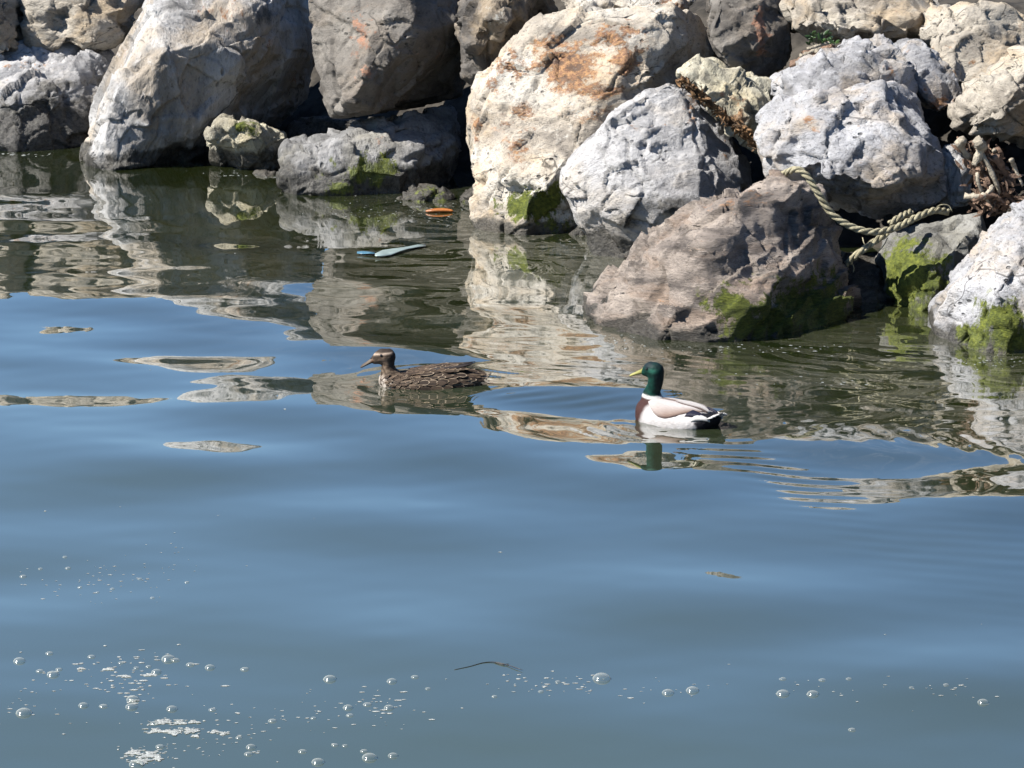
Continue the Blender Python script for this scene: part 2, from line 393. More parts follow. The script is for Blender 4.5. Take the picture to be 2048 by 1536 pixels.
# ------------------------------------------------------------------ stones
ROCKS = {}
RGROUP = 'boulders of the shore revetment'
def rock(key, name, label, mat, Y0, pts, back=0.9, shrink=0.72, voxel=0.0112, smooth=4, rough=1.0, facet=1.0, strata=0.4, bed=(0.3, 0, 1), pits=0, seed=1,
         rust=(), algae=(), dark=(), pale=(), tide=0.16, extra=(), crack=1.0, lift=0.0, group=RGROUP):
    """hull of points seen in the photograph (pixel, pixel, distance behind Y0; None = on the water line)"""
    P = []
    for (px, py, dd) in pts:
        p = ground(px, py, -0.01) if dd is None else at(px, py, Y0 + dd)
        P.append(p)
    c = sum(P, Vector()) / len(P)
    allp = list(P)
    for p in P:
        q = c + (p - c) * shrink; q.y = p.y * 0.35 + (c.y) * 0.65 + back * S
        q.z = H - (H - q.z) * q.y / max(c.y, 0.1)
        allp.append(q)
        if p.z < 0.10: allp.append(Vector((p.x, p.y + 0.04, -0.22)))
    for (px, py, dd) in extra: allp.append(at(px, py, Y0 + dd))
    bm = bmesh.new()
    for p in allp: bm.verts.new(p)
    r = bmesh.ops.convex_hull(bm, input=bm.verts)
    bmesh.ops.delete(bm, geom=list({g for g in r['geom_interior'] + r['geom_unused'] if isinstance(g, bmesh.types.BMVert)}), context='VERTS')
    tmp = bpy.data.meshes.new('h'); bm.to_mesh(tmp); bm.free()
    me = remesh(tmp, voxel, smooth)
    v = get_co(me); n = get_no(me)
    R = np.random.default_rng(seed * 101 + 5)
    lo, hi = v.min(0), v.max(0); size = float(np.mean(hi - lo))
    # flat broken faces
    for _ in range(20):
        d = R.normal(size=3); d[1] = -abs(d[1]) * 0.8; d[2] = abs(d[2]) * 0.8; d /= np.linalg.norm(d)
        t = v @ d; mx = t.max()
        v = v - d[None] * np.maximum(0, t - (mx - R.uniform(0.015, 0.06) * size))[:, None] * 0.97
    # chipped facets
    df = 0
    if facet:
        wv_ = v + 0.035 * np.stack([fbm(v * 5, 2, seed + 1), fbm(v * 5, 2, seed + 2), fbm(v * 5, 2, seed + 3)], 1)
        for ns, tk, ok in ((30, 0.26, 0.014), (120, 0.26, 0.004)):
            sd = v[R.integers(len(v), size=ns)] + R.normal(size=(ns, 3)) * 0.02
            tl = R.normal(size=(ns, 3)) * tk; of = R.normal(size=ns) * ok
            d2 = (wv_ ** 2).sum(1)[:, None] - 2 * wv_ @ sd.T + (sd ** 2).sum(1)[None]
            k = d2.argmin(1)
            df = df + np.clip(((wv_ - sd[k]) * tl[k]).sum(1) + of[k], -0.032, 0.026) * facet * 0.62
    b = np.array(bed, float); b /= np.linalg.norm(b)
    f = 0.010 * rough * fbm(v * 2.6, 3, seed) + 0.0024 * rough * fbm(v * 12, 2, seed + 20, 0.6)
    f += 0.0020 * rough * fbm(v * 34, 2, seed + 31)
    f -= 0.006 * rough * np.clip(np.abs(fbm(v * 7, 2, seed + 33)) * -6 + 0.6, 0, 1)
    if strata:
        u = v @ b * 15 + 0.9 * fbm(v * 2.5, 3, seed + 9)
        saw = u - np.floor(u)
        lev = pnoise(np.stack([np.floor(u) * 0.73, v @ np.array([1, .3, 0]) * 1.3, v @ np.array([0, .4, 1.]) * 0.8], 1), seed + 4)
        f += strata * (0.020 * lev + 0.010 * (saw ** 2 - 0.4))
    cr = fbm(v * 2.1, 3, seed + 40)
    f -= 0.020 * crack * np.clip(1 - np.abs(cr) / 0.035, 0, 1) * sstep(-0.1, 0.2, pnoise(v * 2.0, seed + 50))
    v2 = v + n * (f + df - 0.006)[:, None]
    for _ in range(pits):
        i = R.integers(len(v)); rr = R.uniform(0.012, 0.032)
        dl = v - v[i]; dl[:, 2] *= 0.6
        dd_ = np.linalg.norm(dl, axis=1)
        v2 -= n * (np.clip(1 - (dd_ / rr) ** 2, 0, 1) * rr * 0.9)[:, None]
    # paint masks at spots on the surface
    rel = v2 - np.array([0, 0, H]); 
    zc = rel @ np.array(FWD); xp = 1024 + FPX * rel[:, 0] / zc; yp = 768 - FPX * (rel @ np.array(UPV)) / zc
    def spots(lst):
        m = np.zeros(len(v2))
        for (px, py, rx, ry, s) in lst:
            near = (np.hypot(xp - px, yp - py) < 25)
            if not near.any(): continue
            idx = np.where(near)[0]; c3 = v2[idx[zc[idx].argmin()]]
            g = c3[1] / FPX
            q = ((v2[:, 0] - c3[0]) / (rx * g)) ** 2 + ((v2[:, 2] - c3[2]) / (ry * g)) ** 2 + ((v2[:, 1] - c3[1]) / (max(rx, ry) * g * 2.0)) ** 2
            m = np.maximum(m, s * np.exp(-q * 0.9))
        return m
    z = v2[:, 2]
    tm = sstep(tide * 1.5, tide * 0.35, z + 0.05 * fbm(v * 5, 2, seed + 7)) if tide > 0 else 0
    mask = np.stack([spots(rust), spots(algae), np.maximum(spots(dark), tm), spots(pale)], 1)  # dark spots share the tide channel; some are painted shade
    base = Vector((float(c.x), float(c.y + 0.3 * back * S), float(lo[2])))
    me.vertices.foreach_set('co', (v2 - np.array(base)).ravel())
    me.polygons.foreach_set('use_smooth', np.ones(len(me.polygons), bool))
    set_attr(me, 'mask', mask)
    me.update(); me.name = name
    o = link(name, me, M[mat], loc=base)
    tag(o, label, 'boulder' if 'boulder' in name else 'rock', group)
    ROCKS[key] = o
    return o

# left end of the shore
rock('encrusted', 'boulder', 'low pitted rock with dark crusted tide band beside the tall sloping boulder', 'white', 22.9,
     [(-90, 104, 0.9), (0, 84, 0.9), (110, 74, 1.0), (222, 78, 1.0), (225, 125, 0.8), (185, 165, 0.45), (70, 150, 0.5), (-80, 200, 0.2), (10, 200, 0.15), (110, 180, 0.25), (160, 230, 0.3), (150, 300, None), (105, 308, None), (0, 303, None), (-90, 298, None)],
     back=1.3, seed=2, rough=1.5, facet=1.4, pits=90, smooth=2, tide=0.30, dark=[(95, 205, 50, 30, .8), (120, 260, 60, 45, 1), (40, 270, 60, 35, .8), (20, 180, 30, 14, .7), (120, 150, 60, 16, .8)], pale=[(60, 210, 50, 20, .8)], rust=[(60, 105, 120, 14, .55)])
rock('upper_left', 'boulder', 'grey ragged boulder lying on top of the low pitted rock', 'tan', 23.6,
     [(30, -110, 0.7), (300, -120, 0.9), (285, 0, 0.6), (262, 44, 0.45), (232, 76, 0.3), (170, 92, 0.15), (90, 94, 0.1), (40, 92, 0.1), (85, 10, 0.1), (60, -30, 0.2), (150, 30, 0.0), (250, 20, .3)],
     back=1.2, seed=3, rough=1.4, facet=1.8, tide=0, strata=1.0, smooth=1)
rock('corner_left', 'boulder', 'small split rock wedged under the ragged boulder above the low pitted rock', 'tan', 23.4,
     [(-80, -90, 0.6), (20, -90, 0.6), (38, 30, 0.2), (40, 80, 0.2), (20, 105, 0.1), (-80, 110, 0.1), (5, 50, 0.0)], back=1.0, seed=4, rough=1.2, facet=1.5, tide=0, strata=1.0)
rock('sloping', 'boulder', 'tall boulder with sunlit sloping left face and shaded overhang above small mossy rock', 'slope', 22.0,
     [(330, -110, 1.25), (470, -150, 1.35), (640, -130, 1.5), (285, 0, 1.0), (255, 55, 0.95), (215, 100, 0.8), (182, 180, 0.55), (152, 235, 0.3), (143, 272, 0.25), (158, 318, None), (195, 332, None), (234, 345, None),
      (238, 215, 0.02), (275, 140, 0.10), (330, 132, 0.15), (395, 110, 0.25), (480, 78, 0.45), (560, 60, 0.7), (610, 30, 0.9), (630, -40, 1.1), (640, 130, 1.6), (620, 200, 1.65), (560, 245, 1.6), (440, 275, 1.3), (400, 325, 1.2), (300, 338, 0.7)],
     back=1.0, shrink=0.8, seed=5, rough=0.9, facet=0.9, smooth=2, pits=26, tide=0.10, dark=[(560, 25, 40, 25, .7), (215, 300, 14, 40, .35)], rust=[(420, 20, 60, 12, .3)])  # upper dark spot paints the shadow on the ragged crag
rock('moss_small', 'rock', 'small pale rock with moss patch standing under the overhang', 'yellow', 22.0,
     [(404, 262, 0.1), (424, 240, 0.1), (450, 240, 0.05), (482, 256, 0.0), (550, 255, 0.1), (576, 274, 0.15), (570, 292, 0.15), (556, 318, 0.2), (500, 328, None), (455, 325, None), (436, 292, 0.1), (500, 275, -0.05)],
     back=0.5, seed=6, rough=0.8, facet=1.3, voxel=0.009, smooth=1, tide=0.12, algae=[(500, 275, 30, 14, .9), (540, 270, 20, 10, .5)])
rock('block', 'boulder', 'angular brown block with flat sunlit left face perched on low mossy rock', 'brown', 21.1,
     [(604, -130, 0.95), (612, 0, 0.7), (624, 130, 0.55), (640, 198, 0.42), (658, 236, 0.42), (700, 233, 0.25), (742, 223, 0.15), (800, -130, 0.5), (783, 25, 0.05), (772, 95, 0.0), (748, 125, 0.0), (712, 190, 0.05), (690, 203, 0.1),
      (925, 192, 1.1), (940, 110, 1.0), (962, 60, 0.9), (945, 30, 0.65), (940, -120, 0.95), (850, 45, 0.30)],
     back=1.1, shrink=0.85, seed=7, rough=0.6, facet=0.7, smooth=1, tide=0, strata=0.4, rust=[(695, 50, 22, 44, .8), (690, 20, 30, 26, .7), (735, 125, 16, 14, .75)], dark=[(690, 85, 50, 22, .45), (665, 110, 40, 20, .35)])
rock('under_block', 'boulder', 'low wet rock with green moss patch under the brown block', 'mid', 20.9,
     [(556, 300, 0.25), (566, 286, 0.3), (602, 283, 0.25), (640, 264, 0.3), (720, 250, 0.3), (740, 238, 0.4), (830, 220, 0.6), (930, 196, 0.8), (932, 320, 0.7), (870, 345, 0.45), (805, 352, 0.12), (755, 386, None), (690, 395, None), (570, 395, None), (556, 345, 0.15), (690, 330, 0.0)],
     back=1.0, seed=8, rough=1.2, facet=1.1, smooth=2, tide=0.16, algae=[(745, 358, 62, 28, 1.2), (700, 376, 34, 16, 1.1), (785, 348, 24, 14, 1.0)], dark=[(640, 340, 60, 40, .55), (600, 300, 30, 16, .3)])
rock('low_moss', 'rock', 'tiny moss-covered rock awash below the low wet rock', 'dark', Yg(405),
     [(800, 402, None), (830, 380, 0.1), (870, 376, 0.1), (897, 388, 0.1), (905, 402, None), (850, 408, None), (770, 404, None), (780, 392, 0.1)], back=0.35, seed=9, voxel=0.008, facet=1.5, rough=0.7, smooth=1, tide=0.1, algae=[(850, 390, 50, 16, 1.0), (885, 390, 30, 12, .8)])
rock('low_moss_b', 'rock', 'tiny wet rock awash against the big rusty boulder', 'dark', Yg(410),
     [(915, 405, None), (930, 385, 0.12), (958, 374, 0.15), (965, 405, None), (940, 412, None)], back=0.35, seed=10, voxel=0.008, facet=1.2, rough=0.7, smooth=1, tide=0.1, algae=[(940, 392, 24, 12, .7)])
rock('cave_stones', 'rock', 'tiny wet stone at the water line between mossy rocks', 'dark', Yg(352),
     [(500, 352, None), (520, 346, 0.1), (548, 344, 0.1), (556, 360, None), (530, 364, None)], back=0.35, seed=11, voxel=0.008, facet=1.2, rough=0.8, smooth=1, tide=0.05, algae=[(515, 352, 20, 8, .6)], pale=[(540, 350, 10, 10, .9)])
# middle
rock('rusty', 'boulder', 'biggest boulder, cream with rust-orange patches and green algae at its foot', 'warm', 19.3,
     [(985, 85, 0.75), (1020, 58, 0.7), (1060, 42, 0.65), (1120, 22, 0.6), (1190, 6, 0.6), (1280, -2, 0.65), (1350, 8, 0.75), (1402, 28, 0.9), (1425, 60, 1.0), (1447, 98, 1.05), (1430, 130, 0.9), (1340, 30, 0.55), (1312, 155, 0.30),
      (952, 125, 0.7), (934, 165, 0.65), (925, 215, 0.6), (922, 265, 0.55), (930, 310, 0.48), (943, 342, 0.42), (948, 400, 0.32), (962, 440, 0.2), (1000, 470, None), (1060, 475, None), (1130, 470, 0.25), (1160, 420, 0.3), (1100, 250, 0.14), (1050, 390, 0.0), (1200, 120, 0.40), (1050, 150, 0.36), (1250, 300, 0.25)],
     back=1.2, shrink=0.8, seed=12, rough=1.1, facet=0.9, smooth=1, pits=30, tide=0.07, crack=1.2,
     rust=[(1010, 110, 70, 46, .95), (1130, 100, 60, 44, 1.1), (1200, 75, 60, 34, 1.15), (1250, 95, 36, 36, .9), (1120, 135, 60, 34, .95), (965, 145, 26, 30, 1.1), (935, 235, 16, 36, 1.1), (1050, 195, 30, 26, 1.0), (1055, 270, 30, 60, .8), (1180, 160, 80, 24, .75), (1010, 250, 70, 60, .6), (1090, 60, 60, 30, .7), (1150, 220, 90, 30, .6)],
     pale=[(1030, 180, 60, 40, .6), (1130, 200, 90, 40, .55), (1150, 250, 70, 30, .4), (1000, 330, 40, 40, .5)],
     algae=[(1070, 432, 56, 30, 1.4), (1105, 420, 44, 24, 1.2), (1130, 450, 34, 24, .9)], dark=[(1075, 345, 60, 28, .35), (1010, 465, 60, 12, .6)])
rock('dome', 'boulder', 'smooth pale grey dome-shaped boulder leaning on the big rusty boulder', 'white', 18.35,
     [(1340, 156, 0.55), (1282, 186, 0.45), (1205, 248, 0.38), (1142, 292, 0.32), (1116, 330, 0.30), (1112, 368, 0.30), (1132, 402, 0.28), (1182, 428, 0.28), (1232, 470, 0.28), (1266, 492, 0.28), (1320, 470, 0.20), (1420, 420, 0.15), (1500, 395, 0.25), (1530, 372, 0.3),
      (1390, 175, 0.50), (1440, 215, 0.50), (1500, 280, 0.5), (1530, 320, 0.45), (1300, 300, 0.14), (1400, 270, 0.22), (1240, 392, 0.05), (1420, 375, 0.0), (1330, 400, 0.0)],
     back=0.9, shrink=0.8, seed=13, rough=0.75, facet=0.7, smooth=1, tide=0.10, rust=[(1400, 200, 16, 40, .7), (1470, 270, 20, 40, .8), (1260, 240, 70, 10, .4)], dark=[(1330, 425, 90, 26, .75), (1260, 470, 30, 20, .8), (1440, 395, 50, 14, .5)])  # dark spots paint the shading along the overhanging bottom
rock('crusted', 'boulder', 'craggy yellowish crusted rock wedged behind the pale dome-shaped boulder', 'yellow', 18.6,
     [(1350, 142, 0.35), (1366, 130, 0.35), (1400, 119, 0.4), (1436, 126, 0.4), (1470, 142, 0.4), (1545, 172, 0.45), (1566, 196, 0.4), (1550, 222, 0.3), (1525, 300, 0.25), (1440, 230, 0.1), (1380, 170, 0.15), (1470, 180, 0.1)],
     back=0.8, seed=14, rough=1.6, facet=1.6, smooth=1, pits=20, tide=0, dark=[(1490, 215, 24, 20, .4)], rust=[(1500, 240, 20, 30, .9)])
# right
rock('speckled', 'boulder', 'rounded grey boulder with shaded underside directly above the rope', 'grey', 17.35,
     [(1519, 222, 0.30), (1545, 200, 0.35), (1600, 204, 0.35), (1700, 215, 0.4), (1760, 172, 0.5), (1800, 158, 0.55), (1850, 180, 0.55), (1872, 218, 0.5), (1895, 290, 0.45), (1906, 350, 0.42), (1895, 388, 0.42), (1860, 410, 0.42), (1790, 428, 0.42), (1720, 440, 0.45), (1665, 402, 0.40), (1615, 352, 0.25), (1580, 340, 0.28), (1530, 352, 0.35), (1518, 300, 0.30),
      (1600, 260, 0.15), (1700, 270, 0.16), (1750, 368, -0.02), (1640, 338, 0.02), (1830, 230, 0.30), (1790, 300, 0.12), (1885, 350, 0.20)],
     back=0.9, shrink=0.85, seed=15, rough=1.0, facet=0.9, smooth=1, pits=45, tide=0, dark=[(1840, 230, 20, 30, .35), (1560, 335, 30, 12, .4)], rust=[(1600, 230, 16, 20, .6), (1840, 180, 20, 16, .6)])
rock('slab_back', 'boulder', 'grey flat-topped boulder right behind the rounded grey boulder', 'grey', 18.1,
     [(1535, 170, 0.3), (1580, 152, 0.35), (1620, 120, 0.45), (1655, 100, 0.5), (1700, 80, 0.55), (1764, 68, 0.6), (1786, 80, 0.6), (1795, 110, 0.5), (1852, 172, 0.3), (1830, 230, 0.1), (1680, 260, 0.0), (1560, 250, 0.1), (1650, 160, 0.15)],
     back=0.9, seed=16, rough=1.1, facet=1.1, smooth=1, tide=0, rust=[(1690, 190, 30, 20, .55), (1810, 140, 14, 30, .6)])
rock('blue_slab', 'boulder', 'bluish grey slab leaning between grey boulder and tan boulder', 'grey', 18.5,
     [(1782, 82, 0.3), (1845, 70, 0.4), (1880, 100, 0.3), (1925, 152, 0.2), (1935, 190, 0.1), (1880, 230, 0.0), (1840, 190, 0.0), (1800, 120, 0.1)],
     back=0.8, seed=17, rough=0.8, facet=0.8, smooth=1, tide=0, rust=[(1800, 130, 14, 40, .8), (1890, 215, 40, 20, .9), (1850, 150, 14, 30, .4)])
rock('tan_top', 'boulder', 'large tan boulder with orange weathering above the bluish slab', 'tan', 18.7,
     [(1838, 68, 0.35), (1852, 40, 0.4), (1872, 10, 0.5), (1940, 4, 0.5), (2010, 12, 0.55), (2110, 50, 0.6), (2110, 170, 0.2), (1990, 200, 0.0), (1940, 190, 0.0), (1905, 140, 0.05), (1860, 85, 0.15)],
     back=1.0, seed=18, rough=1.0, facet=1.0, smooth=1, tide=0, strata=0.5, rust=[(1880, 70, 40, 40, .65), (1900, 110, 50, 30, .6), (1960, 60, 60, 40, .3)])
rock('tan_right', 'boulder', 'pale tan layered boulder overhanging the pile of dry debris', 'tan', 17.5,
     [(1926, 200, 0.25), (1960, 168, 0.35), (2048, 100, 0.5), (2120, 80, 0.6), (2120, 300, 0.3), (2048, 290, 0.2), (1995, 272, 0.15), (1948, 262, 0.15), (1928, 238, 0.2), (2000, 200, 0.0)],
     back=0.9, seed=19, rough=1.1, facet=1.4, smooth=2, tide=0, strata=1.2, bed=(-0.6, 0, 1), dark=[(2010, 245, 40, 24, .3)])
rock('top_slab', 'boulder', 'long pale slab with dark underside lying above the green plant', 'tan', 19.3,
     [(1560, 10, 0.3), (1590, 18, 0.2), (1645, 4, 0.3), (1720, -40, 0.5), (1920, -50, 0.6), (1895, 20, 0.3), (1860, 55, 0.15), (1800, 62, 0.1), (1700, 60, 0.05), (1640, 50, 0.05), (1595, 40, 0.1), (1680, 78, 0.45), (1850, 78, 0.45), (1580, 50, 0.35)],
     back=1.0, seed=20, rough=1.0, facet=1.2, smooth=1, tide=0, strata=0.8, bed=(0.2, 0, 1))
rock('shaded_brown', 'boulder', 'dark brown rounded boulder in shade behind the craggy yellowish rock', 'brown', 19.6,
     [(1412, -30, 0.3), (1440, -60, 0.4), (1560, -60, 0.5), (1566, 20, 0.35), (1590, 72, 0.3), (1602, 102, 0.3), (1582, 132, 0.3), (1522, 166, 0.2), (1465, 150, 0.1), (1425, 90, 0.0), (1410, 30, 0.05), (1480, 60, 0.0), (1540, 90, 0.12)],
     back=0.9, seed=21, rough=0.9, facet=0.7, smooth=4, tide=0, rust=[(1545, 60, 14, 60, .8)], pale=[(1550, 80, 8, 50, .5)])
rock('gravelly', 'boulder', 'dark pebbly rock in the notch between brown block and big rusty boulder', 'dark', 20.9,
     [(915, 30, 0.3), (925, 150, 0.35), (960, 190, 0.35), (1000, 170, 0.4), (945, -50, 0.4), (1100, -50, 0.5), (1110, 20, 0.4), (1010, 70, 0.2), (970, 90, 0.2), (945, 60, 0.1), (1000, 10, 0.0)], back=0.8, seed=22, rough=2.0, facet=1.5, smooth=0, tide=0, pits=40, pale=[(985, 15, 40, 40, .6)])  # lower end extended; its dark stone paints the black shade in the notch
rock('orange_top', 'boulder', 'orange tinted rock showing above the top of the big rusty boulder', 'warm', 20.6,
     [(1100, -60, 0.3), (1240, -70, 0.4), (1410, -60, 0.4), (1405, 10, 0.1), (1330, 20, 0.0), (1120, 25, 0.0)], back=0.8, seed=23, tide=0, rust=[(1350, 0, 60, 30, .9)])
rock('layered', 'boulder', 'layered brown wedge-shaped rock with mossy shaded face standing in the water', 'layered', 16.0,
     [(1592, 346, 1.05), (1560, 356, 1.0), (1505, 386, 0.85), (1440, 382, 0.85), (1385, 410, 0.85), (1332, 446, 0.85), (1292, 466, 0.85), (1266, 495, 0.85), (1250, 532, 0.85), (1228, 562, 0.85), (1182, 592, 0.72), (1172, 622, 0.68), (1160, 648, None), (1205, 672, None), (1262, 686, None), (1400, 692, None), (1530, 694, None), (1640, 664, None), (1712, 632, None),
      (1722, 606, 0.85), (1702, 555, 1.0), (1696, 480, 1.15), (1686, 430, 1.22), (1660, 392, 1.25), (1625, 350, 1.2), (1535, 425, 0.62), (1425, 480, 0.36), (1430, 560, 0.18), (1480, 640, 0.02), (1320, 560, 0.45)],
     back=0.75, shrink=0.85, seed=24, rough=1.0, facet=1.2, smooth=1, strata=2.0, bed=(-0.62, 0.1, 1.0), tide=0.05, voxel=0.0105,
     rust=[(1440, 400, 70, 24, .6), (1530, 380, 50, 24, .75), (1380, 460, 60, 40, .35)], algae=[(1480, 625, 50, 40, 1.1), (1600, 600, 100, 50, 1.3), (1560, 630, 90, 50, 1.2), (1690, 590, 46, 56, 1.3), (1650, 630, 70, 40, 1.1)], dark=[(1560, 520, 90, 40, .5), (1350, 640, 80, 24, .3), (1640, 450, 50, 50, .5), (1380, 675, 120, 14, .6)], pale=[(1530, 540, 60, 14, .5), (1650, 510, 30, 10, .5)])  # dark spots high on the right face paint its shade
rock('mossy_right', 'boulder', 'grey rock with bright yellow-green algae face below the rope', 'olive', 16.85,
     [(1756, 522, 0.42), (1780, 460, 0.62), (1850, 440, 0.62), (1905, 428, 0.66), (1962, 424, 0.66), (1988, 440, 0.6), (1965, 500, 0.45), (1925, 560, 0.4), (1885, 612, 0.4), (1832, 616, None), (1782, 624, None), (1770, 590, 0.25), (1868, 528, 0.06), (1845, 606, -0.02), (1835, 480, 0.38)],
     back=0.7, seed=25, rough=0.7, facet=0.8, smooth=2, tide=0.05, algae=[(1810, 550, 75, 60, 1.5), (1850, 520, 50, 30, 1.0), (1800, 600, 60, 40, 1.3), (1775, 530, 30, 30, 1.2)], dark=[(1900, 560, 40, 40, .5), (1830, 450, 60, 20, .3)])
rock('pitted_right', 'boulder', 'lilac grey pitted boulder with green algae foot beside the yellow-green rock', 'grey', 15.75,
     [(2120, 340, 0.7), (2048, 396, 0.6), (2002, 440, 0.5), (1962, 490, 0.42), (1932, 540, 0.32), (1906, 592, 0.22), (1882, 640, 0.15), (1880, 688, None), (1925, 702, None), (2000, 714, None), (2120, 722, None), (2048, 480, 0.25), (1985, 560, 0.08), (2120, 520, .2)],
     back=0.9, seed=26, rough=0.9, facet=0.8, smooth=1, pits=110, tide=0.06, algae=[(1990, 650, 60, 34, 1.25), (1920, 670, 46, 24, 1.1), (2010, 690, 70, 24, 1.25)], dark=[(1930, 700, 60, 10, .8)], rust=[(2040, 560, 14, 20, .6)])
rock('near_edge', 'rock', 'pinkish pale rock rising from the water below the lilac grey boulder', 'white', Yg(900),
     [(2040, 885, 0.1), (2060, 868, 0.15), (2130, 850, 0.3), (2140, 905, None), (2050, 905, None), (2036, 895, None)], back=0.5, seed=27, facet=0.8, tide=0.03)
rock('shadow_gap', 'rock', 'shaded grey rock in the gap beside the rounded grey boulder', 'slope', 17.6,
     [(1885, 290, 0.3), (1925, 280, 0.3), (1955, 330, 0.25), (1950, 400, 0.2), (1900, 425, 0.2), (1870, 400, 0.3), (1920, 350, 0.15)], back=0.6, seed=28, tide=0, facet=0.7)
rock('deep_gap', 'rock', 'wet fill rock darkened for the shade in the cleft between brown wedge rock and yellow-green rock', 'dark', 17.5,
     [(1640, 500, 0.2), (1760, 490, 0.2), (1790, 560, 0.2), (1780, 618, None), (1640, 618, None)], back=0.6, seed=29, tide=0.2, facet=0.8)  # added gap filler, dark stone in place of the cleft's shade
rock('deep_left', 'rock', 'wet fill rock darkened for the shade in the cave under the brown block', 'dark', 22.6,
     [(560, 230, 0.4), (700, 240, 0.4), (960, 250, 0.0), (960, 360, 0.0), (700, 360, 0.2), (560, 340, 0.4)], back=0.8, seed=30, tide=0.3, facet=0.8)  # added filler, coloured dark to paint the black of the cave
rock('deep_mid', 'rock', 'wet fill rock darkened for the shade in the cave under the pale dome-shaped boulder', 'dark', 19.3,
     [(1130, 410, 0.3), (1300, 420, 0.0), (1330, 500, 0.0), (1280, 495, None), (1130, 476, None)], back=0.6, seed=31, tide=0.3, facet=0.8)  # filler stone with the cave's shade put into its dark colour

# neighbours just past the framed stretch
rock('beyond_left', 'boulder', 'weathered tan boulder next along the shore past the low pitted rock', 'tan', 23.3,
     [(-420, -20, 0.9), (-250, -60, 0.9), (-110, -10, 0.7), (-90, 150, 0.4), (-100, 292, None), (-260, 290, None), (-430, 286, None), (-440, 120, 0.5), (-250, 120, 0.0)], back=1.2, seed=41, voxel=0.018, tide=0.15)
rock('beyond_right', 'boulder', 'weathered grey boulder next along the shore past the lilac grey boulder', 'grey', 15.1,
     [(2130, 420, 0.6), (2250, 360, 0.8), (2420, 400, 0.8), (2500, 560, 0.5), (2480, 760, None), (2300, 780, None), (2150, 760, None), (2125, 600, 0.2), (2300, 560, 0.0)], back=1.2, seed=42, voxel=0.018, tide=0.12)
rock('beyond_right_top', 'boulder', 'weathered tan boulder next along the shore past the tan layered boulder', 'tan', 16.4,
     [(2130, 120, 0.6), (2250, 60, 0.8), (2420, 110, 0.8), (2480, 300, 0.5), (2420, 420, 0.4), (2200, 400, 0.4), (2135, 300, 0.4), (2300, 260, 0.0)], back=1.3, seed=43, voxel=0.018, tide=0)

# ------------------------------------------------------------------ ducks
FEATHER = vcol_material('feathers', 0.72, 0.12, 0.35, (60, 220, 220), 0.10)
BILLM = vcol_material('bill horn', 0.62, 0.2, 0.1, (80, 80, 80), 0.08)
EYEM = simple('dark glossy eye', (0.012, 0.010, 0.008), 0.06, 0.8, 0, 60, 0.1)
def body_points(st, nphi=40):
    V, F = [], []
    for (x, zc, hw, ht, hb) in st:
        for k in range(nphi):
            a = 2 * math.pi * k / nphi
            c, sn = math.cos(a), math.sin(a)
            V.append((x, hw * math.copysign(abs(c) ** 0.9, c), zc + (ht if sn > 0 else hb) * math.copysign(abs(sn) ** 0.9, sn)))
    n = len(st)
    for i in range(n - 1):
        for k in range(nphi):
            F.append((i * nphi + k, i * nphi + (k + 1) % nphi, (i + 1) * nphi + (k + 1) % nphi, (i + 1) * nphi + k))
    F.append(tuple(range(nphi))); F.append(tuple(reversed([(n - 1) * nphi + k for k in range(nphi)])))
    return V, F
def spline(pts, n):
    """smooth resampling of a list of equal-length tuples (Catmull-Rom)"""
    P = [np.array(p, float) for p in pts]; P = [2 * P[0] - P[1]] + P + [2 * P[-1] - P[-2]]
    out = []
    m = len(P) - 3
    for j in range(n):
        u = j / (n - 1) * m; i = min(int(u), m - 1); t = u - i
        a, b, c, d = P[i:i + 4]
        out.append(0.5 * ((2 * b) + (-a + c) * t + (2 * a - 5 * b + 4 * c - d) * t * t + (-a + 3 * b - 3 * c + d) * t ** 3))
    return out
def tube(path, radii, nseg=10, flat=1.0):
    V, F = [], []
    n = len(path)
    up = Vector((0, 0, 1))
    for i, p in enumerate(path):
        t = (Vector(path[min(i + 1, n - 1)]) - Vector(path[max(i - 1, 0)])).normalized()
        sd = t.cross(up)
        if sd.length < 1e-3: sd = t.cross(Vector((1, 0, 0)))
        sd.normalize(); u2 = sd.cross(t)
        for k in range(nseg):
            a = 2 * math.pi * k / nseg
            V.append(Vector(p) + (sd * math.cos(a) + u2 * math.sin(a) * flat) * radii[i])
    for i in range(n - 1):
        for k in range(nseg):
            F.append((i * nseg + k, i * nseg + (k + 1) % nseg, (i + 1) * nseg + (k + 1) % nseg, (i + 1) * nseg + k))
    F.append(tuple(reversed(range(nseg)))); F.append(tuple((n - 1) * nseg + k for k in range(nseg)))
    return V, F
def ball(c, r, sx=1.0, sy=1.0, sz=1.0, nu=16, nv=10):
    V = [(c[0], c[1], c[2] + r * sz)]; F = []
    for j in range(1, nv):
        for i in range(nu):
            a, b = 2 * math.pi * i / nu, math.pi * j / nv
            V.append((c[0] + r * sx * math.sin(b) * math.cos(a), c[1] + r * sy * math.sin(b) * math.sin(a), c[2] + r * sz * math.cos(b)))
    V.append((c[0], c[1], c[2] - r * sz)); L = len(V) - 1
    for i in range(nu):
        F.append((0, 1 + i, 1 + (i + 1) % nu)); F.append((L, 1 + (nv - 2) * nu + (i + 1) % nu, 1 + (nv - 2) * nu + i))
    for j in range(nv - 2):
        for i in range(nu):
            F.append((1 + j * nu + i, 1 + (j + 1) * nu + i, 1 + (j + 1) * nu + (i + 1) % nu, 1 + j * nu + (i + 1) % nu))
    return V, F
def join(parts):
    V, F = [], []
    for v, f in parts:
        o = len(V); V += [tuple(p) for p in v]; F += [tuple(i + o for i in q) for q in f]
    return V, F
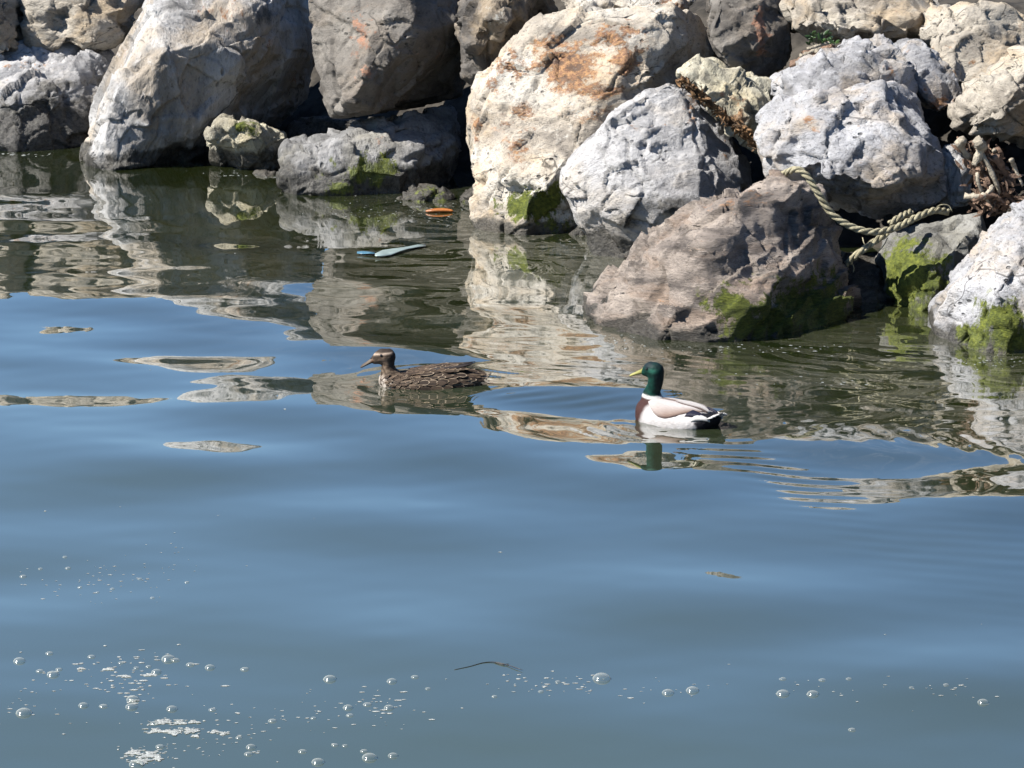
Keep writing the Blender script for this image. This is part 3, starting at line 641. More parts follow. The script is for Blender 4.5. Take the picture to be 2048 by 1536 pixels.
BODY = [(-0.185, 0.040, 0.010, 0.006, 0.006), (-0.165, 0.034, 0.040, 0.018, 0.022), (-0.13, 0.022, 0.066, 0.036, 0.040), (-0.07, 0.010, 0.086, 0.056, 0.050), (0.0, 0.002, 0.095, 0.066, 0.055),
        (0.07, 0.002, 0.092, 0.066, 0.055), (0.12, 0.008, 0.078, 0.062, 0.050), (0.152, 0.016, 0.056, 0.050, 0.042), (0.170, 0.024, 0.030, 0.030, 0.026), (0.176, 0.028, 0.008, 0.008, 0.008)]
HEN_BODY = [(-0.190, 0.036, 0.010, 0.006, 0.006), (-0.165, 0.030, 0.036, 0.016, 0.020), (-0.13, 0.020, 0.062, 0.034, 0.038), (-0.08, 0.008, 0.082, 0.054, 0.048), (-0.03, 0.002, 0.092, 0.060, 0.055),
            (0.03, 0.000, 0.092, 0.054, 0.055), (0.08, 0.000, 0.084, 0.046, 0.052), (0.12, 0.004, 0.070, 0.040, 0.046), (0.150, 0.010, 0.050, 0.034, 0.036), (0.170, 0.016, 0.028, 0.022, 0.022), (0.177, 0.018, 0.008, 0.007, 0.007)]
def duck(name, label, neck, head, bill, yaw, colour, scale, body_h=1.0, trunk=BODY):
    """neck: (x, z, r) chain; head: (dx, dz, r, sy) balls about the neck top, turned by yaw; bill: stations (dx, dz, half width, half height)"""
    root = link(name, None)
    tag(root, label, 'duck', 'pair of mallards swimming on the water')
    st = [tuple(p) for p in spline(trunk, 34)]
    st = [(x, zc * body_h, max(w, .004), max(a * body_h, .003), max(b, .003)) for x, zc, w, a, b in st]
    parts = [body_points(st)]
    for x, z, r in spline(neck, 26): parts.append(ball((x, 0, z), r))
    top = neck[-1]
    cy, sy = math.cos(yaw), math.sin(yaw)
    def hd(dx, dy, dz): return (top[0] + dx * cy - dy * sy, dx * sy + dy * cy, top[1] + dz)
    for i in range(len(head) - 1):
        for t in (0, 0.33, 0.66, 1.0):
            h = [head[i][k] * (1 - t) + head[i + 1][k] * t for k in range(4)]
            parts.append(ball(hd(h[0], 0, h[1]), h[2], 1, h[3], 1))
    V, F = join(parts)
    me = remesh(mesh_from('b', V, F), 0.0042, 6)
    v = get_co(me)
    v += get_no(me) * (0.0012 * fbm(v * 60, 2, 5))[:, None]
    me.vertices.foreach_set('co', v.ravel())
    me.polygons.foreach_set('use_smooth', np.ones(len(me.polygons), bool))
    hx = (v[:, 0] - top[0]) * cy + v[:, 1] * sy          # head frame
    hy = -(v[:, 0] - top[0]) * sy + v[:, 1] * cy
    set_attr(me, 'tint', colour(v, hx, hy, v[:, 2] - top[1], top))
    me.update(); me.name = 'body'
    link('body', me, FEATHER, root)
    # bill
    bv, bf = [], []
    sts = spline(bill, 14)
    ns = 14
    for q in sts:
        for k in range(ns):
            a = 2 * math.pi * k / ns
            bv.append(hd(q[0], q[2] * math.cos(a), q[1] + q[3] * math.sin(a) * (1.0 if math.sin(a) > 0 else 0.6)))
    for i in range(len(sts) - 1):
        for k in range(ns): bf.append((i * ns + k, i * ns + (k + 1) % ns, (i + 1) * ns + (k + 1) % ns, (i + 1) * ns + k))
    bf.append(tuple(reversed(range(ns)))); bf.append(tuple((len(sts) - 1) * ns + k for k in range(ns)))
    bm_ = mesh_from('bill', bv, bf)
    bc = []
    for q in sts:
        u = (q[0] - bill[0][0]) / (bill[-1][0] - bill[0][0])
        for k in range(ns): bc.append(colour.bill(u, math.sin(2 * math.pi * k / ns)))
    set_attr(bm_, 'tint', np.array(bc))
    bo = link('bill', bm_, BILLM, root)
    for sgn in (1, -1):
        e = ball(hd(colour.eye[0], sgn * colour.eye[1], colour.eye[2]), 0.0046)
        link('eye', mesh_from('eye', *e), EYEM, root)
        n_ = ball(hd(bill[0][0] + 0.013, sgn * 0.0052, bill[0][1] + 0.004), 0.0022, 1.6, 0.6, 0.7, 8, 6)
        link('nostril', mesh_from('nostril', *n_), EYEM, bo)
    root.scale = (scale,) * 3
    bvh = BVHTree.FromPolygons([tuple(p) for p in parts[0][0]], parts[0][1])
    def surf(x, phi, off=0.0):
        """point on the trunk: phi from the back ridge (0) to the water side (pi/2), side by sign"""
        d = Vector((0, math.sin(phi), math.cos(phi)))
        o = Vector((x, 0, 0.012)) + d * 0.3
        hit, nn, _, _ = bvh.ray_cast(o, -d)
        if hit is None: hit, nn = Vector((x, 0, 0.02)), d
        return hit + nn * off, nn
    return root, surf
def shell(surf, sgn, x0, x1, lo, hi, thick, nu=30, nv=12, lift=None):
    """closed feather panel lying on the trunk; lo(u), hi(u) give the angle range, u runs from the shoulder back"""
    top_, bot = [], []
    for i in range(nu + 1):
        u = i / nu; x = x0 + (x1 - x0) * u
        for j in range(nv + 1):
            w = j / nv; ph = lo(u) + (hi(u) - lo(u)) * w
            e = min(1, 5 * min(u, 1 - u) + 0.05) ** 0.5 * min(1, 4 * min(w + 0.25, 1 - w) + 0.05) ** 0.5
            p, nn = surf(x, sgn * ph, 0)
            l = lift(u, w) if lift else 0
            top_.append(p + nn * (thick * e + 0.0012) + Vector((0, 0, l)))
            bot.append(p - nn * 0.003 + Vector((0, 0, l * 0.8)))
    W = nv + 1; F = []; O = len(top_)
    for i in range(nu):
        for j in range(nv):
            a = i * W + j
            F.append((a, a + 1, a + W + 1, a + W)); F.append((O + a, O + a + W, O + a + W + 1, O + a + 1))
    rim = [j for j in range(nv)] + [i * W + nv for i in range(nu)] + [nu * W + nv - j for j in range(nv)] + [(nu - i) * W for i in range(nu)]
    for a, b in zip(rim, rim[1:] + rim[:1]): F.append((a, O + a, O + b, b))
    uv = [(i / nu, j / nv) for i in range(nu + 1) for j in range(nv + 1)]
    return top_ + bot, F, uv + uv
def add_shell(name, root, sh, colf):
    V, F, uv = sh
    me = mesh_from(name, V, F)
    set_attr(me, 'tint', np.array([colf(u, w) for u, w in uv]))
    return link(name, me, FEATHER, root)
def fan_tail(root, base, n, spread, length, width, pitch, colf, name='tail_feather'):
    for i in range(n):
        a = (i / (n - 1) - 0.5) * 2
        d = Vector((-math.cos(a * spread), math.sin(a * spread), 0)); sd = Vector((d.y, -d.x, 0))
        d = (d + Vector((0, 0, pitch - 0.10 * abs(a)))).normalized()
        b = Vector(base) + Vector((0, a * 0.022, -0.006 * abs(a)))
        V, L = [], length * (1 - 0.22 * abs(a))
        for t, w in ((0, .5), (.4, 1), (.75, .85), (.93, .45), (1, .06)):
            for sgn in (-1, 0, 1): V.append(b + d * L * t + sd * width * w * sgn + Vector((0, 0, 0.0025 * (sgn == 0))))
        m = len(V); V += [p - Vector((0, 0, 0.003)) for p in V]; F = []
        for r in range(4):
            for c in range(2):
                q = r * 3 + c
                F += [(q, q + 1, q + 4, q + 3), (m + q, m + q + 3, m + q + 4, m + q + 1)]
        rim = [0, 3, 6, 9, 12, 13, 14, 11, 8, 5, 2, 1]
        for p, q in zip(rim, rim[1:] + rim[:1]): F.append((p, q, m + q, m + p))
        me = mesh_from(name, V, F)
        cl = [colf(a, t, sgn) for t in (0, .4, .75, .93, 1) for sgn in (-1, 0, 1)]
        set_attr(me, 'tint', np.array(cl + cl)); link(name, me, FEATHER, root)
def vane(fv, ff_, fcl, surf, x, ph, L, W, off, dk, edge_c):
    """one flat rounded feather lying on the trunk"""
    p, nn = surf(x, ph, off)
    t = Vector((-1, 0, 0)); t = (t - nn * t.dot(nn)).normalized(); sd = nn.cross(t)
    o = len(fv)
    for tt, w in ((0, .5), (.35, .92), (.65, 1), (.85, .8), (1.0, .3)):
        for q in (-1, -.70, 0, .70, 1):
            fv.append(p + t * L * (tt - 0.06 * abs(q)) + sd * W * w * q + nn * (0.0014 * tt + 0.0008 * (1 - abs(q))))
            fcl.append((*(edge_c if (abs(q) > .8 and tt > .3) or tt > .95 else dk), 1))
    for r in range(4):
        for q in range(4):
            a = o + r * 5 + q; ff_.append((a, a + 1, a + 6, a + 5))
def lerp(a, b, t):
    t = np.clip(np.asarray(t, float), 0, 1)[..., None]
    return np.asarray(a, float) * (1 - t) + np.asarray(b, float) * t

# --- drake
class DrakeColour:
    eye = (0.019, 0.0245, 0.010)
    def __call__(self, v, hx, hy, hz, top):
        n = fbm(v * 45, 3, 8)
        x, z = v[:, 0], v[:, 2]
        c = lerp((0.29, 0.272, 0.265), (0.34, 0.325, 0.32), 0.5 + n)                    # pale flank
        br = sstep(0.085, 0.115, x + 0.25 * (z - 0.02) + 0.008 * n)
        c = lerp(c, (0.034, 0.015, 0.013), br)                                        # chestnut breast
        rump = sstep(-0.125, -0.140, x + 0.01 * n)
        c = lerp(c, (0.006, 0.006, 0.008), rump)
        ring = (z > 0.079 + 0.0 * n)
        nk = sstep(0.072, 0.077, z - 0.10 * (x - 0.115) + 0.002 * n) * sstep(0.02, 0.05, x)
        c = lerp(c, (0.36, 0.35, 0.34), nk)
        gr = sstep(0.083, 0.088, z - 0.10 * (x - 0.115) + 0.002 * n) * sstep(0.02, 0.05, x)
        g = lerp((0.0015, 0.013, 0.010), (0.003, 0.032, 0.023), 0.5 + 0.8 * n)
        g = lerp(g, (0.003, 0.006, 0.008), sstep(-0.004, -0.022, hx) * 0.8)
        crown = sstep(0.004, 0.020, hz) * sstep(-0.03, 0.02, hx)
        g = lerp(g, (0.006, 0.012, 0.016), crown * 0.9)
        cheek = np.exp(-((hx + 0.006) / 0.016) ** 2 - ((hz - 0.004) / 0.008) ** 2)
        g = lerp(g, (0.012, 0.085, 0.058), cheek * 0.7)
        c = lerp(c, g, gr)
        return np.hstack([c, (1 - 0.15 * gr)[:, None]])
    def bill(self, u, s):
        c = lerp((0.15, 0.145, 0.035), (0.25, 0.23, 0.085), u)
        if u > 0.93: c = np.array((0.05, 0.045, 0.03))
        return (*c, 1)
dc = DrakeColour()
drake, dsurf = duck('mallard_drake', 'green-headed drake with yellow bill, white flanks and chestnut breast swimming', 
    [(0.105, 0.035, 0.048), (0.124, 0.066, 0.038), (0.120, 0.096, 0.0290), (0.108, 0.126, 0.0270), (0.105, 0.152, 0.0285), (0.111, 0.170, 0.0315)],
    [(-0.004, 0.0, 0.0320, 0.92), (0.016, 0.003, 0.029, 0.88), (0.032, -0.004, 0.019, 0.85), (0.040, -0.008, 0.0145, 0.9)],
    [(0.040, -0.005, 0.0120, 0.0150), (0.056, -0.011, 0.0115, 0.0112), (0.076, -0.019, 0.0130, 0.0080), (0.091, -0.025, 0.0120, 0.0066), (0.099, -0.028, 0.0055, 0.0036)],
    math.radians(14), dc, 0.96, 1.02)
def dwing(u, w):
    c = lerp((0.31, 0.285, 0.275), (0.15, 0.108, 0.088), np.clip((w - 0.45) * 2.2, 0, 1) * np.clip(u * 2, 0, 1))
    c = lerp(c, (0.13, 0.085, 0.07), np.clip((w - 0.90) * 9, 0, 1) * np.clip(u * 3 - 0.6, 0, 1))
    c = lerp(c, (0.10, 0.07, 0.06), np.clip((0.10 - w) * 12, 0, 1))
    return (*c, 1)
for sgn in (1, -1):
    wg = add_shell('wing', drake, shell(dsurf, sgn, 0.105, -0.125, lambda u: 0.10, lambda u: 0.25 + 1.10 * (math.sin(math.pi * min(1, (u + 0.10) / 1.12)) ** 0.8), 0.008), dwing)
    add_shell('speculum', wg, shell(dsurf, sgn, -0.088, -0.150, lambda u: 0.60 + 0.1 * u, lambda u: 1.10 - 0.15 * u, 0.0065, 14, 6), lambda u, w: (0.008, 0.008, 0.018, 0.8))
    add_shell('wing_tip', wg, shell(dsurf, sgn, -0.118, -0.172, lambda u: 0.82, lambda u: 1.28 - 0.30 * u, 0.006, 12, 5), lambda u, w: (0.33, 0.32, 0.31, 1))
    add_shell('tertial', wg, shell(dsurf, sgn, 0.02, -0.142, lambda u: 0.02, lambda u: 0.16 + 0.30 * math.sin(math.pi * u), 0.012, 24, 6), lambda u, w: (*lerp((0.30, 0.28, 0.27), (0.055, 0.040, 0.036), np.clip((w - 0.62) * 8, 0, 1)), 1))
fan_tail(drake, (-0.150, 0, 0.046), 7, 0.42, 0.060, 0.011, 0.40, lambda a, t, q: (*((0.34, 0.33, 0.32) if abs(a) > 0.2 else (0.12, 0.11, 0.10)), 1))
drake.location = duck_m + Vector((0, 0, float(wave_height(duck_m.x, duck_m.y)) - 0.002))
drake.rotation_euler = (0, 0, math.atan2(0.69, -0.72))

# --- hen
class HenColour:
    eye = (0.017, 0.0205, 0.008)
    def __call__(self, v, hx, hy, hz, top):
        n = fbm(v * np.array([70, 110, 110]), 3, 12); n2 = fbm(v * 28, 2, 13)
        x, z = v[:, 0], v[:, 2]
        c = lerp((0.030, 0.020, 0.014), (0.13, 0.095, 0.065), 0.38 + 1.3 * n)
        c = lerp(c, (0.33, 0.29, 0.25), sstep(0.10, 0.16, x) * sstep(0.05, 0.02, z) * np.clip(0.5 + 1.6 * n, 0, 1))
        nk = sstep(0.058, 0.072, z) * sstep(0.03, 0.07, x)
        h = lerp((0.045, 0.030, 0.021), (0.105, 0.075, 0.052), 0.5 + 1.1 * n)
        back = sstep(-0.002, -0.018, hx)
        h = lerp(h, (0.022, 0.016, 0.013), back * 0.85)
        crown = sstep(0.0145, 0.0175, hz - 0.02 * hx)
        h = lerp(h, (0.026, 0.019, 0.015), crown)
        brow = np.exp(-((hz - 0.0125 + 0.10 * (hx - 0.01)) / 0.0030) ** 2) * sstep(-0.028, -0.012, hx)
        h = lerp(h, (0.32, 0.245, 0.19), brow)
        stripe = np.exp(-((hz - 0.0055 + 0.16 * (hx - 0.01)) / 0.0036) ** 2) * sstep(-0.030, -0.015, hx)
        h = lerp(h, (0.020, 0.014, 0.011), stripe)
        cheek = np.exp(-((hx - 0.012) / 0.016) ** 2 - ((hz + 0.010) / 0.010) ** 2)
        h = lerp(h, (0.17, 0.12, 0.09), cheek * 0.6)
        c = lerp(c, h, nk)
        return np.hstack([c, np.ones((len(v), 1))])
    def bill(self, u, s):
        c = lerp((0.15, 0.065, 0.03), (0.060, 0.042, 0.030), u * 3) if u < 0.33 else lerp((0.095, 0.072, 0.050), (0.045, 0.034, 0.026), (u - 0.33) * 1.6)
        if s < -0.2: c = c * 0.4
        return (*c, 1)
hc = HenColour()
hen, hsurf = duck('mallard_hen', 'mottled brown hen duck with dark eye stripe swimming ahead of the drake',
    [(0.118, 0.012, 0.040), (0.138, 0.036, 0.031), (0.144, 0.060, 0.0235), (0.145, 0.084, 0.0230), (0.150, 0.100, 0.027)],
    [(-0.004, 0.0, 0.0285, 0.9), (0.014, 0.001, 0.0268, 0.86), (0.030, -0.006, 0.0200, 0.85), (0.039, -0.011, 0.0155, 0.9)],
    [(0.038, -0.010, 0.0120, 0.0145), (0.052, -0.017, 0.0115, 0.0108), (0.068, -0.026, 0.0125, 0.0078), (0.081, -0.033, 0.0115, 0.0064), (0.088, -0.037, 0.0055, 0.0035)],
    0.0, hc, 1.05, 1.0, HEN_BODY)
def hwing(u, w):
    c = lerp((0.075, 0.052, 0.036), (0.020, 0.015, 0.012), np.clip(u * 1.6 - 0.5, 0, 1))
    return (*c, 1)
for sgn in (1, -1):
    wg = add_shell('wing', hen, shell(hsurf, sgn, 0.085, -0.118, lambda u: 0.06, lambda u: 0.22 + 0.95 * (math.sin(math.pi * min(1, (u + 0.10) / 1.15)) ** 0.8), 0.007), hwing)
    pr = []
    path = [(-0.01, sgn * 0.034, 0.060), (-0.06, sgn * 0.032, 0.064), (-0.110, sgn * 0.020, 0.070), (-0.150, sgn * 0.009, 0.080)]
    tv, tf = tube(path, [0.016, 0.017, 0.012, 0.002], 10, 0.45)
    tm = mesh_from('primary_feather', tv, tf); set_attr(tm, 'tint', np.tile(np.array([[0.022, 0.018, 0.017, 1.0]]), (len(tv), 1)))
    link('primary_feather', tm, FEATHER, wg)
    # overlapping vaned feathers with buff edges
    fv, ff_, fcl = [], [], []
    R = random.Random(5 + sgn)
    rows = []
    for x0, x1, ph0, ph1, L, W, dx, dp in ((0.10, -0.055, 0.15, 0.95, 0.030, 0.0085, 0.017, 0.145), (-0.03, -0.105, 0.30, 0.85, 0.046, 0.0085, 0.022, 0.16),
                                         (0.15, 0.05, 0.75, 1.72, 0.015, 0.0055, 0.011, 0.13), (0.06, -0.13, 1.10, 1.66, 0.034, 0.0100, 0.021, 0.17), (-0.10, -0.150, 0.3, 1.5, 0.030, 0.0060, 0.018, 0.21)):
        x = x1; k = 0
        while x < x0:
            ph = ph0 + (k % 2) * dp / 2
            while ph < ph1:
                rows.append((x + R.uniform(-.007, .007), ph + R.uniform(-.07, .07), L * R.uniform(.9, 1.6), W * R.uniform(.65, 1.0)))
                ph += dp
            x += dx; k += 1
    rows.sort()
    for x, ph, L, W in rows:
        on_wing = ph < 1.1 and -0.11 < x < 0.08
        dk = R.choice(((0.022, 0.015, 0.011), (0.060, 0.041, 0.028), (0.038, 0.026, 0.018)))
        bf2 = R.choice(((0.22, 0.165, 0.11), (0.13, 0.090, 0.06), (0.32, 0.25, 0.18), (0.05, 0.034, 0.024), (0.07, 0.05, 0.035)))
        vane(fv, ff_, fcl, hsurf, x, sgn * ph, L, W, 0.0078 if on_wing else 0.0022, dk, bf2)
    me = mesh_from('plumage', fv, ff_); set_attr(me, 'tint', np.array(fcl))
    tag(link('plumage', me, FEATHER, hen), kind='stuff')
fan_tail(hen, (-0.145, 0, 0.032), 7, 0.36, 0.060, 0.011, 0.16, lambda a, t, q: (*((0.30, 0.25, 0.19) if q else (0.05, 0.035, 0.026)), 1))
hen.location = duck_f + Vector((0, 0, float(wave_height(duck_f.x, duck_f.y)) - 0.004))
hen.rotation_euler = (0, 0, math.radians(181))

# ------------------------------------------------------------------ rope
ROPEM = simple('weathered manila rope', (0.25, 0.225, 0.15), 0.9, 0.2, 0.8, 300, 0.35, 40)
def strands(root, pts, R_=0.0118, r_=0.0075, pitch=0.105, phase=0.0):
    P = spline(pts, 40)
    # resample by length
    L = [0.0]
    for a, b in zip(P, P[1:]): L.append(L[-1] + float(np.linalg.norm(b - a)))
    n = max(20, int(L[-1] / 0.007))
    C = [Vector([float(np.interp(L[-1] * i / (n - 1), L, [q[k] for q in P])) for k in range(3)]) for i in range(n)]
    for s_ in range(3):
        path = []
        for i, c in enumerate(C):
            t = (C[min(i + 1, n - 1)] - C[max(i - 1, 0)]).normalized()
            sd = t.cross(Vector((0, 0, 1))).normalized(); u2 = sd.cross(t)
            a = phase + 2 * math.pi * (L[-1] * i / (n - 1)) / pitch + s_ * 2.0944
            path.append(c + (sd * math.cos(a) + u2 * math.sin(a)) * (R_ - r_ * 0.55))
        rr = [r_ * (1 + 0.10 * pj) for pj in fbm(np.stack([np.arange(n) * 0.11, np.full(n, s_ * 3.3), np.zeros(n)], 1), 2, 60)]
        V, F = tube(path, rr, 9)
        link('strand', mesh_from('strand', V, F), ROPEM, root)
rope = link('rope', None, loc=at(1750, 462, 16.9))
tag(rope, 'thick three-strand pale rope sagging between the brown wedge rock and yellow-green rock', 'rope')
inv = -Vector(rope.location)
def rp(px, py, Y): return tuple(at(px, py, Y) + inv)
strands(rope, [rp(1560, 352, 17.1), rp(1592, 339, 16.98), rp(1614, 352, 16.95), rp(1637, 388, 16.94), rp(1664, 428, 16.93), rp(1702, 453, 16.92), rp(1745, 464, 16.92), rp(1790, 456, 16.98), rp(1830, 436, 17.05), rp(1868, 421, 17.12), rp(1896, 424, 17.2)])
strands(rope, [rp(1775, 466, 17.0), rp(1745, 486, 16.97), rp(1715, 508, 16.95), rp(1694, 528, 17.02)], phase=1.0)
strands(rope, [rp(1780, 448, 17.12), rp(1800, 434, 17.16), rp(1822, 424, 17.25)], phase=2.0)
for pts in ([rp(1868, 421, 17.1), rp(1880, 410, 17.05), rp(1897, 411, 17.05), rp(1905, 424, 17.05)], [rp(1725, 475, 16.9), rp(1728, 486, 16.88), rp(1733, 492, 16.88)], [rp(1704, 526, 17.0), rp(1708, 536, 17.0), rp(1706, 545, 17.0)], [rp(1775, 476, 16.95), rp(1768, 490, 16.93), rp(1757, 503, 16.93)]):
    P = [Vector(p) for p in spline(pts, 14)]
    link('loose_fibre', mesh_from('loose_fibre', *tube(P, [0.0022] * 13 + [0.0008], 6)), ROPEM, rope)

# ------------------------------------------------------------------ driftwood and debris
WOOD = simple('bleached driftwood', (0.23, 0.20, 0.155), 0.85, 0.2, 0.8, 90, 0.35, 25)
BARK = simple('brown driftwood', (0.13, 0.085, 0.06), 0.9, 0.2, 0.8, 90, 0.4, 25)
KELP = simple('dry brown seaweed', (0.10, 0.055, 0.024), 0.8, 0.3, 0.8, 60, 0.7, 30)
def stick(name, label, a, b, r, mat, cat='driftwood', group=None, bend=0.02, seed=1, flat=1.0):
    R = random.Random(seed)
    a, b = Vector(a), Vector(b); n = 10
    path, rad = [], []
    off = Vector((R.uniform(-1, 1), R.uniform(-1, 1), R.uniform(-1, 1))) * bend
    for i in range(n + 1):
        t = i / n
        path.append(a.lerp(b, t) + off * math.sin(math.pi * t) - a)
        rad.append(r * (0.75 if i in (0, n) else 1.0) * (1.0 + R.uniform(-.25, .25)) * (1 - 0.45 * t))
    V, F = tube(path, rad, 8, flat)
    V = [v + Vector((R.uniform(-1, 1), R.uniform(-1, 1), R.uniform(-1, 1))) * r * 0.22 for v in V]
    o = link(name, mesh_from(name, V, F), mat, loc=a)
    return tag(o, label, cat, group)
stick('driftwood_stick', 'pale thick driftwood stick lying across the brown planks below the green plant', at(1600, 112, 18.75), at(1642, 96, 18.8), 0.013, WOOD, seed=3, flat=.7)
stick('driftwood_stick', 'pale thin driftwood stick propped highest beside the green plant', at(1614, 98, 18.85), at(1668, 82, 18.95), 0.010, WOOD, seed=4)
stick('driftwood_stick', 'forked pale driftwood twig touching the flat-topped grey boulder', at(1632, 104, 18.75), at(1656, 114, 18.78), 0.010, WOOD, seed=5)
stick('driftwood_plank', 'brown broken plank end, upper one, below the green plant', at(1605, 108, 18.95), at(1668, 92, 18.98), 0.022, BARK, seed=6, flat=.8)
stick('driftwood_plank', 'brown broken plank end, lower one, in the dark gap', at(1580, 132, 18.8), at(1632, 112, 18.85), 0.024, BARK, seed=7, flat=.8)
# leafy plant in the gap
plant = link('leafy_plant', None, loc=at(1640, 92, 18.98))
tag(plant, 'small green leafy plant growing in the gap under the long pale slab', 'plant')
LEAF = simple('green leaf', (0.022, 0.050, 0.010), 0.5, 0.4, 0, 60, 0.5, 40)
R = random.Random(11)
for i in range(26):
    b = at(1615 + R.uniform(0, 55), 66 + R.uniform(0, 22), 18.95) + Vector((0, R.uniform(-.05, .05), 0)) - Vector(plant.location)
    d = Vector((R.uniform(-1, 1), R.uniform(-1, .3), R.uniform(-.2, 1))).normalized(); sd = d.cross(Vector((.2, -1, .3))).normalized(); nn = d.cross(sd)
    L, W = R.uniform(.022, .040), R.uniform(.006, .010)
    V = []
    for t, w in ((0, .15), (.3, .9), (.6, 1), (.85, .55), (1, .05)):
        for q in (-1, 0, 1): V.append(b + d * L * t + sd * W * w * q + nn * (0.004 * abs(q) - 0.012 * t * t))
    F = [(r * 3 + c, r * 3 + c + 1, r * 3 + c + 4, r * 3 + c + 3) for r in range(4) for c in range(2)]
    link('leaf', mesh_from('leaf', V, F), LEAF, plant)
for i in range(5):
    P = [Vector((R.uniform(-.01, .01), 0.02, -0.02)), Vector((R.uniform(-.05, .05), 0.0, 0.03)), Vector((R.uniform(-.06, .06), -0.01, 0.06))]
    link('stem', mesh_from('stem', *tube([Vector(p) for p in spline([tuple(p) for p in P], 8)], [0.002] * 8, 6)), LEAF, plant)
# driftwood heap under the tan boulder on the right
for i, (x0, y0, x1, y1, Y, r, lab) in enumerate((
        (1955, 282, 1948, 330, 17.0, 0.024, 'stubby pale driftwood knob topping the dry debris heap'),
        (1925, 278, 1942, 318, 17.1, 0.022, 'grey driftwood chunk beside the pale knob'),
        (1962, 305, 1996, 400, 17.05, 0.012, 'long white driftwood branch running down the debris heap'),
        (1988, 300, 1962, 352, 17.1, 0.011, 'thin tan driftwood twig crossing the white branch'),
        (1990, 312, 2030, 372, 17.05, 0.018, 'orange brown driftwood piece beside the white branch'),
        (2022, 318, 2046, 372, 16.95, 0.010, 'pale driftwood branch beside the orange brown piece'),
        (1930, 392, 1985, 372, 16.98, 0.016, 'tan driftwood chunk at the foot of the debris heap'),
        (1945, 402, 2010, 408, 16.95, 0.012, 'dark tan driftwood stick lowest in the debris heap'),
        (1955, 345, 1990, 420, 17.0, 0.010, 'greyish driftwood stick behind the lowest stick'))):
    stick('driftwood_piece', lab, at(x0, y0, Y), at(x1, y1, Y + 0.05), r, BARK if i in (4, 7) else WOOD, group='driftwood heap under the tan boulder', bend=0.03, seed=20 + i)
def tangle(name, label, spine, n, spread, length, width, mat, seed, cat='seaweed'):
    """dry strips heaped along a line"""
    R = random.Random(seed); V, F = [], []
    base = Vector(spine[0])
    for i in range(n):
        u = R.random() * (len(spine) - 1); k = min(int(u), len(spine) - 2)
        c = Vector(spine[k]).lerp(Vector(spine[k + 1]), u - k) + Vector((R.gauss(0, 1), R.gauss(0, 1), R.gauss(0, .7))) * spread
        ax = (Vector(spine[k + 1]) - Vector(spine[k])).normalized()
        d = (ax * R.uniform(-1, 1) + Vector((R.uniform(-1, 1), R.uniform(-1, 1), R.uniform(-.6, .6))) * 0.7).normalized()
        sd = d.cross(Vector((R.uniform(-1, 1), -1, R.uniform(-1, 1)))).normalized(); nn = sd.cross(d)
        L, W, cv = length * R.uniform(.5, 1.3), width * R.uniform(.5, 1.4), R.uniform(-.4, .4)
        o = len(V)
        for t in (0, .25, .5, .75, 1):
            w = W * (0.35 + math.sin(math.pi * t))
            for q in (-1, 1): V.append(c - base + d * L * (t - .5) + nn * (cv * L * (t - .5) ** 2 * 2) + sd * w * q)
        for r in range(4): a = o + r * 2; F.append((a, a + 1, a + 3, a + 2))
    ob = link(name, mesh_from(name, V, F), mat, loc=base)
    return tag(ob, label, cat, kind='stuff')
tangle('dry_seaweed', 'matted dry brown seaweed strips caught in the cleft beside the pale dome-shaped boulder', [at(1362, 160, 18.48), at(1400, 190, 18.45), at(1450, 235, 18.45), at(1490, 265, 18.42), at(1515, 292, 18.42)], 420, 0.012, 0.045, 0.0035, KELP, 3)
tangle('dry_litter', 'dry leaf and bark litter filling the debris heap under the tan boulder', [at(1950, 300, 17.15), at(1985, 350, 17.12), at(1980, 405, 17.08), at(2030, 400, 17.12)], 420, 0.035, 0.055, 0.006, BARK, 4, 'litter')

# ------------------------------------------------------------------ floating rubbish
def wz(p): return float(wave_height(p.x, p.y))
p = ground(879, 425)
V, F = [], []
prof = [(-0.066, .001), (-0.060, .009), (-0.040, .015), (0.0, .0175), (0.035, .0155), (0.058, .010), (0.066, .002)]
V, F = tube([Vector((x, 0.004 * math.sin(x * 40), 0.003 + 0.004 * math.cos(x * 25))) for x, r in spline([(a, b) for a, b in prof], 26)], [max(float(r), .001) for x, r in spline([(a, b) for a, b in prof], 26)], 14, 0.6)
fl = link('orange_peel', mesh_from('orange_peel', V, F), simple('wet orange rind', (0.26, 0.09, 0.022), 0.35, 0.5, 0.3, 120, 0.25, 30), loc=p + Vector((0, 0, wz(p) + 0.003)))
tag(fl, 'orange spindle-shaped floating scrap near the tiny mossy rock', 'litter')
p = ground(780, 507)
bag = link('plastic_scrap', None, loc=p + Vector((0, 0, wz(p) + 0.004)))
tag(bag, 'torn pale blue plastic strip floating in front of the low wet rock', 'litter')
def strip(name, L, outline, mat, z0, amp, seed, parent):
    V, F = [], []
    for i, (px0, ya, yb) in enumerate(outline):
        a = ground(px0, ya) - p; b = ground(px0, yb) - p
        for t in (0, .33, .66, 1):
            q = a.lerp(b, t); V.append(Vector((q.x, q.y, z0 + amp * math.sin(i * 1.3 + t * 2 + seed))))
    m = len(V); V += [v - Vector((0, 0, 0.0016)) for v in V]
    n = len(outline)
    for i in range(n - 1):
        for j in range(3):
            a = i * 4 + j; F += [(a, a + 1, a + 5, a + 4), (m + a, m + a + 4, m + a + 5, m + a + 1)]
    rim = [i * 4 for i in range(n)] + [(n - 1) * 4 + 1, (n - 1) * 4 + 2] + [(n - 1 - i) * 4 + 3 for i in range(n)] + [2, 1]
    for a, b in zip(rim, rim[1:] + rim[:1]): F.append((a, b, m + b, m + a))
    return link(name, mesh_from(name, V, F), mat, parent)
